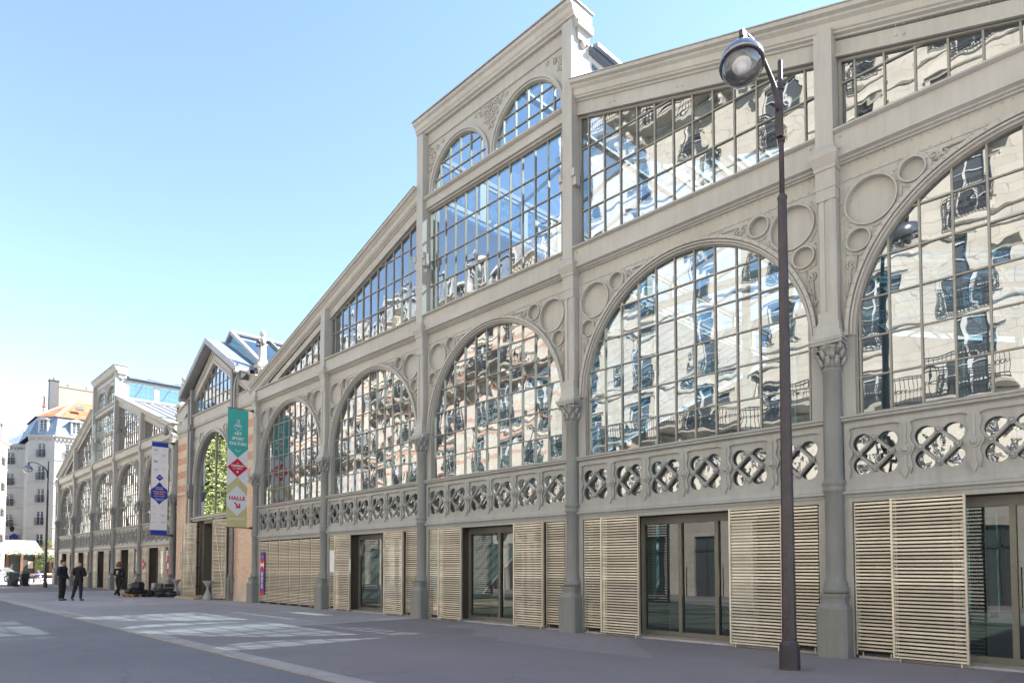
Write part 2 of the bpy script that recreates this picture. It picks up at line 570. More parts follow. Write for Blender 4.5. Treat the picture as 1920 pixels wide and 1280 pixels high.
    def ball(s, c, r, n=8, m=6, sc=(1, 1, 1)):
        vs, fs = [], []
        vs.append((c[0], c[1], c[2] - r * sc[2]))
        for i in range(1, m):
            t = PI * i / m
            for k in range(n):
                a = 2 * PI * k / n
                vs.append((c[0] + r * sc[0] * math.sin(t) * math.cos(a), c[1] + r * sc[1] * math.sin(t) * math.sin(a), c[2] - r * sc[2] * math.cos(t)))
        vs.append((c[0], c[1], c[2] + r * sc[2]))
        for k in range(n):
            k2 = (k + 1) % n
            fs.append((0, 1 + k2, 1 + k))
            for i in range(m - 2):
                fs.append((1 + i * n + k, 1 + i * n + k2, 1 + (i + 1) * n + k2, 1 + (i + 1) * n + k))
            fs.append((1 + (m - 2) * n + k, 1 + (m - 2) * n + k2, len(vs) - 1))
        return s.add(vs, fs, True)
    def rivet(s, x, y, z, r=0.014):
        r *= 1.3
        h = r * 0.8
        vs = [(x + r * math.cos(a), y, z + r * math.sin(a)) for a in [k * PI / 3 for k in range(6)]]
        vs += [(x + .55 * r * math.cos(a), y - h, z + .55 * r * math.sin(a)) for a in [k * PI / 3 for k in range(6)]]
        return s.add(vs, [(k, (k + 1) % 6, 6 + (k + 1) % 6, 6 + k) for k in range(6)] + [tuple(range(6, 12))])
    def ring(s, cx, cz, r0, r1, y0, y1, a0=0, a1=2 * PI, n=40):
        """flat annulus facing -y from y0 (front) to y1 (back)"""
        full = abs(a1 - a0 - 2 * PI) < 1e-6
        m = n if full else n + 1
        vs = []
        for k in range(m):
            a = a0 + (a1 - a0) * k / n
            ca, sa = math.cos(a), math.sin(a)
            vs += [(cx + r0 * ca, y0, cz + r0 * sa), (cx + r1 * ca, y0, cz + r1 * sa), (cx + r1 * ca, y1, cz + r1 * sa), (cx + r0 * ca, y1, cz + r0 * sa)]
        fs = []
        for k in range(n):
            a, b = 4 * k, 4 * ((k + 1) % m)
            for j in range(4):
                j2 = (j + 1) % 4
                fs.append((a + j, b + j, b + j2, a + j2))
        if not full:
            fs += [(0, 1, 2, 3), (4 * n + 3, 4 * n + 2, 4 * n + 1, 4 * n)]
        return s.add(vs, fs)
    def plate(s, outer, holes, y0, y1):
        """polygon (x,z) with holes, front at y0 and back at y1"""
        loops = [outer] + holes
        pts, edges = [], []
        for L in loops:
            o = len(pts)
            pts += [Vector((p[0], p[1])) for p in L]
            edges += [(o + i, o + (i + 1) % len(L)) for i in range(len(L))]
        r = delaunay_2d_cdt(pts, edges, [], 0, 1e-7)
        vv = r[0]
        def inside(x, z):
            c = False
            for L in loops:
                for i in range(len(L)):
                    ax, az = L[i]; bx, bz = L[(i + 1) % len(L)]
                    if (az > z) != (bz > z) and x < (bx - ax) * (z - az) / (bz - az) + ax:
                        c = not c
            return c
        ff = [f for f in r[2] if inside(sum(vv[i].x for i in f) / len(f), sum(vv[i].y for i in f) / len(f))]
        n = len(vv)
        s.add([(v.x, y0, v.y) for v in vv] + [(v.x, y1, v.y) for v in vv], [tuple(f) for f in ff] + [tuple(i + n for i in reversed(f)) for f in ff])
        for L in loops:
            m = len(L)
            s.add([(x, y0, z) for x, z in L] + [(x, y1, z) for x, z in L], [(i, (i + 1) % m, m + (i + 1) % m, m + i) for i in range(m)])
        return s
    def build(s, name, mat, parent=None, org=(0, 0, 0), recalc=True):
        me = bpy.data.meshes.new(name)
        ox, oy, oz = org
        me.from_pydata([(x - ox, y - oy, z - oz) for x, y, z in s.v], [], s.f)
        me.validate()
        for mm in (mat if isinstance(mat, (list, tuple)) else [mat]):
            me.materials.append(mm)
        if len(me.polygons) == len(s.f):
            me.polygons.foreach_set('material_index', s.mi)
            me.polygons.foreach_set('use_smooth', s.sm)
        if recalc:
            bm = bmesh.new()
            bm.from_mesh(me)
            bmesh.ops.recalc_face_normals(bm, faces=bm.faces)
            bm.to_mesh(me)
            bm.free()
        o = bpy.data.objects.new(name, me)
        COL.objects.link(o)
        o.location = org
        if parent:
            o.parent = parent
        return o
def tag(o, label, cat=None, group=None, kind=None):
    if label: o['label'] = label
    if cat: o['category'] = cat
    if group: o['group'] = group
    if kind: o['kind'] = kind
    return o
def thing(name, label, cat, loc=(0, 0, 0), rz=0, group=None):
    o = bpy.data.objects.new(name, None)
    COL.objects.link(o)
    o.location = loc
    o.rotation_euler = (0, 0, rz)
    o.empty_display_size = 0.3
    return tag(o, label, cat, group)
KIDS = {}
def copy_part(o, parent, loc=None, rz=None, sx=None):
    c = o.copy()
    COL.objects.link(c)
    c.parent = parent
    if loc is not None: c.location = loc
    if rz is not None: c.rotation_euler = (0, 0, rz)
    if sx is not None: c.scale = (sx, 1, 1)
    for ch in [x for x in COL.objects if x.parent == o]:
        d = ch.copy()
        COL.objects.link(d)
        d.parent = c
    return c
def copy_thing(root, loc, rz=None, label=None):
    c = root.copy()
    COL.objects.link(c)
    c.location = loc
    if rz is not None: c.rotation_euler = (0, 0, rz)
    if label: c['label'] = label
    for p in [x for x in COL.objects if x.parent == root]:
        d = p.copy()
        COL.objects.link(d)
        d.parent = c
        for q in [x for x in COL.objects if x.parent == p]:
            e = q.copy()
            COL.objects.link(e)
            e.parent = d
    return c
def text_into(mb, s, size, conv, depth=0.0, bold=0.0, space=1.0, align='CENTER'):
    """letters as flat mesh; conv maps (u, v) in the text plane to a 3D point"""
    cu = bpy.data.curves.new('t', 'FONT')
    cu.body = s
    cu.size = size
    cu.align_x = align
    cu.align_y = 'CENTER'
    cu.offset = bold
    cu.space_character = space
    cu.resolution_u = 3
    ob = bpy.data.objects.new('t', cu)
    COL.objects.link(ob)
    dg = bpy.context.evaluated_depsgraph_get()
    me = bpy.data.meshes.new_from_object(ob.evaluated_get(dg))
    mb.add([conv(v.co.x, v.co.y) for v in me.vertices], [tuple(p.vertices) for p in me.polygons])
    bpy.data.objects.remove(ob)
    bpy.data.curves.remove(cu)
    bpy.data.meshes.remove(me)

# ------------------------------------------------------------------ glazed window helper
def window_parts(poly, xs, zs, y, parent, name, org, gmat=None, fmat=None, bar_w=0.03, tilt=0.009, edge=0.05, pane_name='glazing'):
    """poly: convex outline (x,z); xs, zs: bar positions. Frame with bars, and one mesh of separate panes as its child"""
    gmat = gmat or GL
    fmat = fmat or MULL
    hp = halfplanes(poly)
    fr = MB()
    x0 = min(p[0] for p in poly); x1 = max(p[0] for p in poly)
    z0 = min(p[1] for p in poly); z1 = max(p[1] for p in poly)
    for x in xs:
        q = seg_clip((x, z0 - 1), (x, z1 + 1), hp)
        if q and q[1][1] - q[0][1] > 0.05:
            fr.box(x - bar_w / 2, x + bar_w / 2, y - 0.035, y + 0.03, q[0][1], q[1][1])
    for z in zs:
        q = seg_clip((x0 - 1, z), (x1 + 1, z), hp)
        if q and q[1][0] - q[0][0] > 0.05:
            fr.box(q[0][0], q[1][0], y - 0.028, y + 0.026, z - bar_w * 0.42, z + bar_w * 0.42)
    n = len(poly)
    cx = sum(p[0] for p in poly) / n; cz = sum(p[1] for p in poly) / n
    # frame round the outline
    inner = []
    for i in range(n):
        p0, p1, p2 = poly[i - 1], poly[i], poly[(i + 1) % n]
        d1 = Vector((p1[0] - p0[0], p1[1] - p0[1])).normalized(); d2 = Vector((p2[0] - p1[0], p2[1] - p1[1])).normalized()
        n1 = Vector((-d1.y, d1.x)); n2 = Vector((-d2.y, d2.x))
        if n1.dot(Vector((cx - p1[0], cz - p1[1]))) < 0: n1 = -n1
        if n2.dot(Vector((cx - p1[0], cz - p1[1]))) < 0: n2 = -n2
        b = (n1 + n2)
        b = b / max(0.3, b.length_squared / 2)
        inner.append((p1[0] + b.x * edge, p1[1] + b.y * edge))
    vs = []
    for i in range(n):
        vs += [(poly[i][0], y - 0.05, poly[i][1]), (inner[i][0], y - 0.05, inner[i][1]), (inner[i][0], y + 0.04, inner[i][1]), (poly[i][0], y + 0.04, poly[i][1])]
    fs = []
    for i in range(n):
        a, b2 = 4 * i, 4 * ((i + 1) % n)
        for j in range(4):
            fs.append((a + j, b2 + j, b2 + (j + 1) % 4, a + (j + 1) % 4))
    fr.add(vs, fs)
    fo = fr.build(name, fmat, parent, org)
    gx = [x0] + [x for x in sorted(xs) if x0 < x < x1] + [x1]
    gz = [z0] + [z for z in sorted(zs) if z0 < z < z1] + [z1]
    g = MB()
    for i in range(len(gx) - 1):
        for j in range(len(gz) - 1):
            c = clip_convex([(gx[i], gz[j]), (gx[i + 1], gz[j]), (gx[i + 1], gz[j + 1]), (gx[i], gz[j + 1])], hp)
            if len(c) >= 3:
                mx = (gx[i] + gx[i + 1]) / 2; mz = (gz[j] + gz[j + 1]) / 2
                a = rnd.gauss(0, tilt); b = rnd.gauss(0, tilt)
                g.add([(px, y + a * (px - mx) + b * (pz - mz), pz) for px, pz in c], [tuple(range(len(c)))])
    go = g.build(pane_name, gmat, fo, org, recalc=False)
    go.location = (0, 0, 0)
    return fo, go
def arch_poly(cx, hw, z0, zs, r, n=28):
    p = [(cx - hw, z0), (cx + hw, z0)]
    if hw > r + 1e-3:
        p.append((cx + hw, zs))
    p += [(cx + r * math.cos(PI * k / n), zs + r * math.sin(PI * k / n)) for k in range(0 if hw > r + 1e-3 else 0, n + 1)]
    if hw > r + 1e-3:
        p.append((cx - hw, zs))
    return p
# ================================================================== the iron market hall
P = 5.86
SLOPE = 0.318
CXN, CXF, CXP = -13.18, -53.05, -33.0       # near pavilion, far pavilion, portal
GBX = [0.228 + 0.456 * k for k in range(-8, 8)]
hall = thing('market_hall', 'long grey-beige cast iron and glass market hall filling the street side', 'building', (0, 0, 0))

def shift_poly(poly, dx):
    return [(x + dx, z) for x, z in poly]

# ---------------- column (shared): pedestal, shaft, capital, pier
def shaft_mb():
    m = MB()
    m.lathe([(.185, 1.05), (.205, 1.08), (.205, 1.14), (.175, 1.17), (.19, 1.21), (.17, 1.26), (.152, 1.32), (.150, 2.74), (.165, 2.76), (.185, 2.80), (.165, 2.84),
             (.165, 2.87), (.20, 2.91), (.165, 2.96), (.152, 3.02), (.150, 3.9), (.142, 4.80), (.165, 4.83), (.165, 4.87), (.14, 4.90)], 0, -.06, 20)
    return m
def pedestal_mb():
    m = MB()
    c = .045
    def oc(h): return [(-h, -h + c), (-h + c, -h), (h - c, -h), (h, -h + c), (h, h), (-h, h)]
    m.prismz([(x, y - .08) for x, y in oc(.25)], 0, .80)
    a = oc(.25); b = oc(.195)
    vs = [(x, y - .08, .80) for x, y in a] + [(x, y - .08, .90) for x, y in b]
    m.add(vs, [(i, (i + 1) % 6, 6 + (i + 1) % 6, 6 + i) for i in range(6)])
    m.prismz([(x, y - .08) for x, y in oc(.195)], .90, 1.0)
    m.prismz([(x, y - .08) for x, y in oc(.215)], 1.0, 1.05)
    return m
def capital_mb():
    m = MB()
    m.lathe([(.142, 4.88), (.145, 4.98), (.165, 5.10), (.20, 5.20), (.24, 5.25)], 0, -.06, 16)
    for tier, (z, r, n, off, s) in enumerate([(4.96, .155, 8, 0, 1.0), (5.08, .18, 8, .5, 1.1)]):
        for k in range(n):
            a = 2 * PI * (k + off) / n
            ca, sa = math.cos(a), math.sin(a)
            pts = [(r * ca, r * sa - .06, z - .05), ((r + .03) * ca, (r + .03) * sa - .06, z + .03), ((r + .07 * s) * ca, (r + .07 * s) * sa - .06, z + .085), ((r + .085 * s) * ca, (r + .085 * s) * sa - .06, z + .045)]
            m.tube(pts, [.035, .04, .03, .014], 6)
    for k in range(4):
        a = PI / 4 + k * PI / 2
        ca, sa = math.cos(a), math.sin(a)
        for rr, zz in ((.285, 5.21),):
            pts = [((rr + .045 * math.cos(t)) * ca, (rr + .045 * math.cos(t)) * sa - .06, zz + .045 * math.sin(t)) for t in [j * PI / 4 for j in range(8)]]
            m.tube(pts + [pts[0]], .018, 6)
            m.ball((rr * ca, rr * sa - .06, zz), .026, 6, 5)
        m.tube([(.16 * ca, .16 * sa - .06, 5.10), (.21 * ca, .21 * sa - .06, 5.18), (.27 * ca, .27 * sa - .06, 5.235)], [.02, .018, .014], 5)
        a = k * PI / 2
        ca, sa = math.cos(a), math.sin(a)
        for q in range(5):
            t = q * 2 * PI / 5
            m.ball((.245 * ca - .035 * math.cos(t) * sa, .245 * sa - .06 + .035 * math.cos(t) * ca, 5.23 + .035 * math.sin(t)), .02, 5, 4)
        m.ball((.25 * ca, .25 * sa - .06, 5.23), .018, 5, 4)
    ab = []
    for k in range(4):
        a = PI / 4 + k * PI / 2
        a2 = a + PI / 2
        A = Vector((math.cos(a), math.sin(a))) * .37; B = Vector((math.cos(a2), math.sin(a2))) * .37
        for t in (0, .12, .3, .5, .7, .88):
            p = A.lerp(B, t)
            p = p * (1 - .10 * math.sin(PI * t))
            ab.append((p.x, p.y - .06))
    m.prismz(ab, 5.26, 5.31)
    m.prismz([(x * 1.06, (y + .06) * 1.06 - .06) for x, y in ab], 5.31, 5.37)
    return m
def pier_mb(ztop):
    m = MB()
    y = .06
    def b(w, y0, z0, z1): m.box(-w / 2, w / 2, y0, y, z0, z1)
    b(.46, -.28, 5.37, 5.45)
    m.frustum(-.215, .215, -.26, y, 5.45, -.19, .19, -.235, y, 5.52)
    b(.38, -.235, 5.52, 5.60)
    m.frustum(-.19, .19, -.235, y, 5.60, -.16, .16, -.205, y, 5.68)
    b(.32, -.205, 5.68, 5.84)
    # shaft with sunk groove and chamfered corners
    m.prismz([(-.15, y), (-.15, -.16), (-.12, -.19), (-.035, -.19), (-.035, -.172), (.035, -.172), (.035, -.19), (.12, -.19), (.15, -.16), (.15, y)], 5.84, 7.78)
    b(.32, -.205, 7.78, 7.98)
    b(.34, -.215, 7.98, 8.04)
    m.frustum(-.16, .16, -.205, y, 8.04, -.165, .165, -.215, y, 8.30)
    b(.36, -.235, 8.30, 8.36)
    m.frustum(-.18, .18, -.235, y, 8.36, -.23, .23, -.31, y, 8.50)
    b(.46, -.315, 8.50, 8.58)
    m.frustum(-.21, .21, -.30, y, 8.58, -.15, .15, -.235, y, 8.72)
    b(.30, -.225, 8.72, ztop)
    for z in [6.05 + .33 * k for k in range(8)]:
        for sx in (-1, 1):
            m.rivet(sx * .185, .0, z, .017)
    return m
bay_org = (0, 0, 0)
COLP = {}
def add_column(xc, ztop, parent):
    key = round(ztop, 2)
    if 'shaft' not in COLP:
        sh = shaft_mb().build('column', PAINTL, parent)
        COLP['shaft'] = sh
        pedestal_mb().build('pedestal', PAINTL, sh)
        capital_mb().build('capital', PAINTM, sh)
        sh.location = (xc, 0, 0)
    else:
        sh = COLP['shaft'].copy()
        COL.objects.link(sh)
        sh.location = (xc, 0, 0)
        for ch in COLP['kids']:
            d = ch.copy(); COL.objects.link(d); d.parent = sh
    if 'kids' not in COLP:
        COLP['kids'] = [o for o in COL.objects if o.parent == sh]
    if key not in COLP:
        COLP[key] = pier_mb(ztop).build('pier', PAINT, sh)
    else:
        d = COLP[key].copy(); COL.objects.link(d); d.parent = sh
    return sh

# ---------------- arch bay (shared)
def scroll(m, cx, cz, r, turns, a0, hand=1, y=-.012, th=.018, tail=None):
    pts = []
    n = int(18 * turns)
    for k in range(n + 1):
        t = k / n
        a = a0 + hand * 2 * PI * turns * t
        rr = r * (1 - .82 * t)
        pts.append((cx + rr * math.cos(a), y, cz + rr * math.sin(a)))
    if tail:
        pts = [(tail[0], y, tail[1])] + pts
    m.tube(pts, th, 5)
def spandrel_mb():
    ro = 2.70
    zs = 5.40
    outer = [(2.80, zs), (2.80, 8.14), (-2.80, 8.14), (-2.80, zs), (-ro, zs)] + [(ro * math.cos(a), zs + ro * math.sin(a)) for a in [PI - PI * k / 48 for k in range(1, 48)]] + [(ro, zs)]
    m = MB()
    CIRC = ((2.27, 7.60, .385), (1.65, 7.845, .18), (2.47, 6.99, .175))
    m.plate(outer, [[(sx * x + (r + .004) * math.cos(2 * PI * k / 36), z + (r + .004) * math.sin(2 * PI * k / 36)) for k in range(36)] for x, z, r in CIRC for sx in (-1, 1)], 0.0, .05)
    for x, z, r in CIRC:
        for sx in (-1, 1):
            m.prism([(sx * x + (r + .01) * math.cos(2 * PI * k / 36), z + (r + .01) * math.sin(2 * PI * k / 36)) for k in range(36)], .052, .07)
    # raised border with rivets
    m.box(-2.80, 2.80, -.014, .002, 8.085, 8.14)
    for sx in (-1, 1):
        m.box(min(sx * 2.70, sx * 2.76), max(sx * 2.70, sx * 2.76), -.012, .002, 5.42, 8.08)
    for k in range(38):
        m.rivet(-2.72 + k * 5.44 / 37, -.014, 8.112, .011)
    for (x, z, r) in ((2.27, 7.60, .385), (1.65, 7.845, .18), (2.47, 6.99, .175)):
        for sx in (-1, 1):
            m.ring(sx * x, z, r, r + .026, -.065, .052, n=36)
            m.ring(sx * x, z, r + .028, r + .085, -.018 + .0015 * (r < .3) + .001 * (x > 2.4), 0, n=36)
            nr = 14 if r > .3 else 8
            for k in range(nr):
                a = 2 * PI * (k + .5) / nr
                m.rivet(sx * x + (r + .055) * math.cos(a), -.018, z + (r + .055) * math.sin(a), .012)
            for k in range(4):
                a = PI / 4 + k * PI / 2
                m.ball((sx * x + (r + .095) * math.cos(a), -.01, z + (r + .095) * math.sin(a)), .022, 6, 4, (1, .6, 1))
    for sx in (-1, 1):
        h = sx
        scroll(m, sx * 1.23, 7.88, .10, 1.4, PI / 2, h, tail=(sx * .70, 8.02))
        scroll(m, sx * 1.36, 7.95, .075, 1.2, -PI / 2, -h, tail=(sx * 1.02, 7.76))
        scroll(m, sx * .86, 8.02, .045, 1.2, 0, h)
        scroll(m, sx * 2.60, 6.60, .08, 1.4, PI / 2, -h, tail=(sx * 2.66, 6.05))
        scroll(m, sx * 2.57, 6.36, .06, 1.3, -PI / 2, h, tail=(sx * 2.50, 6.75))
        scroll(m, sx * 2.66, 6.12, .035, 1.2, 0, h)
        m.tube([(sx * 2.62, -.01, 6.3), (sx * 2.66, -.01, 5.9), (sx * 2.70, -.01, 5.6)], .01, 5)
    return m
def archring_mb():
    m = MB()
    m.ring(0, 5.40, 2.645, 2.705, -.10, .05, 0, PI, 64)
    m.ring(0, 5.40, 2.625, 2.645, -.04, .05, 0, PI, 64)
    m.ring(0, 5.40, 2.595, 2.625, -.075, .05, 0, PI, 64)
    m.ring(0, 5.40, 2.555, 2.595, -.02, .06, 0, PI, 64)
    for k in range(44):
        a = PI * (k + .5) / 44
        m.rivet(2.675 * math.cos(a), -.10, 5.40 + 2.675 * math.sin(a), .013)
    return m
def lattice_mb(nm=6):
    """cast frieze of crossed straps over round lobes: one casting per bay"""
    m = MB()
    hw = 2.76
    z0, z1 = 2.86, 3.90
    pitch = 2 * hw / nm
    holes, frame = [], []
    for i in range(nm):
        cx = -hw + pitch * (i + .5)
        cz = 3.37
        d = .218
        holes.append([(cx + d, cz), (cx, cz + d), (cx - d, cz), (cx, cz - d)])
        for sx in (-1, 1):
            for sz in (-1, 1):
                circ = [(.185 + .155 * math.cos(2 * PI * k / 24), .185 + .155 * math.sin(2 * PI * k / 24)) for k in range(24)]
                q = clip_half(circ, -1, -1, -.292)
                q = [(cx + sx * a, cz + sz * b) for a, b in q]
                holes.append(q)
        # scalloped frame opening
        fr = []
        def hwid(t):
            return .375 - .035 * math.exp(-((t - .5) / .10) ** 2) + .014 * math.cos(t * 18)
        N = 18
        zb, zt = 2.97, 3.80
        for k in range(N + 1):
            t = k / N
            fr.append((cx + hwid(t), zb + (zt - zb) * t))
        fr += [(cx + .30, zt + .025), (cx - .30, zt + .025)]
        for k in range(N, -1, -1):
            t = k / N
            fr.append((cx - hwid(t), zb + (zt - zb) * t))
        frame.append(fr)
        for bx, bz in ((0, .25), (.25, 0), (0, -.25), (-.25, 0)):
            m.ball((cx + bx, -.05, cz + bz), .036, 10, 5, (1, .8, 1))
            m.ring(cx + bx, cz + bz, .001, .058, -.035, 0, n=16); m.ring(cx + bx, cz + bz, .040, .052, -.055, -.035, n=16)
        # strap ribs
        for a, b in (((0, .25), (.25, 0)), ((.25, 0), (0, -.25)), ((0, -.25), (-.25, 0)), ((-.25, 0), (0, .25))):
            m.bar((cx + a[0], -.012, cz + a[1]), (cx + b[0], -.012, cz + b[1]), .030, .026, (0, 1, 0))
    m.plate([(-hw, z0), (hw, z0), (hw, z1), (-hw, z1)], holes, 0.0, .05)
    m.plate([(-hw, z0), (hw, z0), (hw, z1), (-hw, z1)], frame, -.045, .0)
    for i in range(nm + 1):
        cx = -hw + pitch * i
        if 0 < i < nm:
            m.ball((cx, -.075, 3.37), .055, 12, 6, (1, .6, 1))
            m.ring(cx, 3.37, .05, .085, -.07, -.045, n=16)
            m.prism([(cx, 2.90), (cx + .055, 3.03), (cx + .03, 3.10), (cx - .03, 3.10), (cx - .055, 3.03)], -.075, -.045)
            m.box(cx - .022, cx + .022, -.062, -.045, 3.10, 3.28)
            m.box(cx - .022, cx + .022, -.062, -.045, 3.46, 3.80)
    # sills
    m.sweep([(.06, 0), (-.02, 0), (-.03, .03), (-.09, .05), (-.09, .09), (-.12, .10), (-.12, .13), (.06, .13)], (-2.80, 3.90), (2.80, 3.90))
    m.sweep([(.06, 0), (-.05, 0), (-.06, .04), (-.10, .06), (-.10, .10), (-.07, .12), (-.05, .20), (.06, .20)], (-2.80, 2.66), (2.80, 2.66))
    return m
def fascia_mb():
    """main beam between pillars"""
    m = MB()
    m.box(-2.80, 2.80, -.0, .06, 8.14, 8.44)
    m.sweep([(.06, 0), (-.05, 0), (-.06, .025), (-.11, .03), (-.11, .06), (-.19, .08), (-.19, .12), (.06, .12)], (-2.78, 8.38), (2.78, 8.38))
    m.box(-2.78, 2.78, -.175, .06, 8.50, 8.88)
    m.sweep([(.06, 0), (-.20, 0), (-.26, .02), (-.26, .05), (.06, .07)], (-2.78, 8.88), (2.78, 8.88))
    for k in range(42):
        m.rivet(-2.72 + k * 5.44 / 41, -.0, 8.34, .012)
    for sx in (-1, 1):
        for z in (8.60, 8.80):
            m.rivet(sx * 2.68, -.175, z, .022)
    return m
def jamb_mb():
    m = MB()
    for sx in (-1, 1):
        a, b = sorted((sx * 2.57, sx * 2.80))
        m.box(a, b, -.02, .08, 4.02, 5.40)
        a, b = sorted((sx * 2.66, sx * 2.82))
        m.box(a, b, -.03, .10, .0, 2.66)
    m.box(-2.66, 2.66, -.03, .10, 2.58, 2.66)
    return m
BAY = {}
GB = 8.96
def bay_piece(name, maker, mat, xc, sub=None):
    if name not in BAY:
        BAY[name] = maker().build(name, mat, hall)
        o = BAY[name]
    else:
        o = BAY[name].copy(); COL.objects.link(o)
    o.location = (xc, 0, 0)
    return o
archwin0 = []
def arched_window(xc):
    gz = [4.02 + .655 * k for k in range(1, 7)]
    fo, go = window_parts(shift_poly(arch_poly(0, 2.585, 4.03, 5.40, 2.585, 34), xc), [x + xc for x in GBX], gz, .09, hall, 'arched_window', (xc, 0, 0), edge=.045)
    if not archwin0:
        ring = archring_mb().build('arch_moulding', PAINT, fo)
        archwin0.append(ring)
    else:
        r = archwin0[0].copy(); COL.objects.link(r); r.parent = fo
    return fo
def lattice_glass(xc):
    g = MB()
    for i in range(6):
        for j in range(2):
            x0 = xc - 2.76 + .92 * i + .46 * j
            x1 = x0 + .46
            a, b = rnd.gauss(0, .014), rnd.gauss(0, .014)
            for z0, z1 in ((2.88, 3.37), (3.37, 3.88)):
                a, b = rnd.gauss(0, .014), rnd.gauss(0, .014)
                g.add([(x0, .09 - a * .23, z0), (x1, .09 + a * .23, z0), (x1, .09 + a * .23 + b * .25, z1), (x0, .09 - a * .23 + b * .25, z1)], [(0, 1, 2, 3)])
    return g

# ---------------- shutters
def shutter_mb(x0, x1, y, z0=.10, z1=2.57, frame=True, brace=False, pitch=.0585):
    m = MB()
    n = int((z1 - z0) / pitch)
    for k in range(n):
        z = z0 + .03 + k * pitch
        m.box(x0 + .015, x1 - .015, y - .010, y + .008, z, z + .031)
    if frame:
        for a in (x0, x1 - .03):
            m.box(a, a + .03, y - .03, y + .03, z0 - .02, z1 + .02)
        m.box(x0 + .03, x1 - .03, y - .022, y + .022, z1 - .01, z1 + .015)
        m.box(x0 + .03, x1 - .03, y - .022, y + .022, z0 - .015, z0 + .01)
    else:
        w = (x1 - x0)
        q = max(1, round(w / .9))
        for k in range(q + 1):
            xx = x0 + w * k / q
            m.box(xx - .008, xx + .008, y + .013, y + .03, z0 - .05, z1)
    if brace:
        m.bar((x0 + .12, y - .03, z1 - .1), (x1 - .12, y - .03, z0 + .1), .025, .02, (0, 1, 0))
    for a in (x0 + .1, x1 - .1):
        m.box(a - .008, a + .008, y - .01, y + .01, .0, z0)
    return m
def shutter(x0, x1, y, **k):
    """x0, x1 in world; mesh origin at its foot"""
    c = (x0 + x1) / 2
    return shutter_mb(x0, x1, y, **k).build('louvred_shutter', SLAT, hall, (c, y, 0))
def glazed_door(xc, posts, x0, x1, y=.42):
    m = MB()
    m.box(x0 - .05, x0 + .04, y - .04, y + .06, 0, 2.56)
    m.box(x1 - .04, x1 + .05, y - .04, y + .06, 0, 2.56)
    m.box(x0 + .04, x1 - .04, y - .04, y + .06, 2.42, 2.58)
    m.box(x0 + .04, x1 - .04, y - .04, y + .06, .02, .14)
    for p in posts:
        m.box(p - .04, p + .04, y - .05, y + .07, .14, 2.42)
        m.box(p + .06, p + .075, y - .085, y - .07, .9, 1.5)
    fo = m.build('glazed_door', FRAME, hall, (xc, y, 0))
    g = MB()
    xs = [x0] + list(posts) + [x1]
    for a, b in zip(xs[:-1], xs[1:]):
        t = rnd.gauss(0, .004)
        g.add([(a, y + .01 - t, .14), (b, y + .01 + t, .14), (b, y + .01 + t, 2.42), (a, y + .01 - t, 2.42)], [(0, 1, 2, 3)])
    go = g.build('door_glass', GLD, fo, (xc, y, 0), recalc=False)
    go.location = (0, 0, 0)
    return fo
def side_glass(x0, x1, y=.40):
    g = MB()
    g.box(x0, x1, y, y + .02, .05, 2.56)
    return g

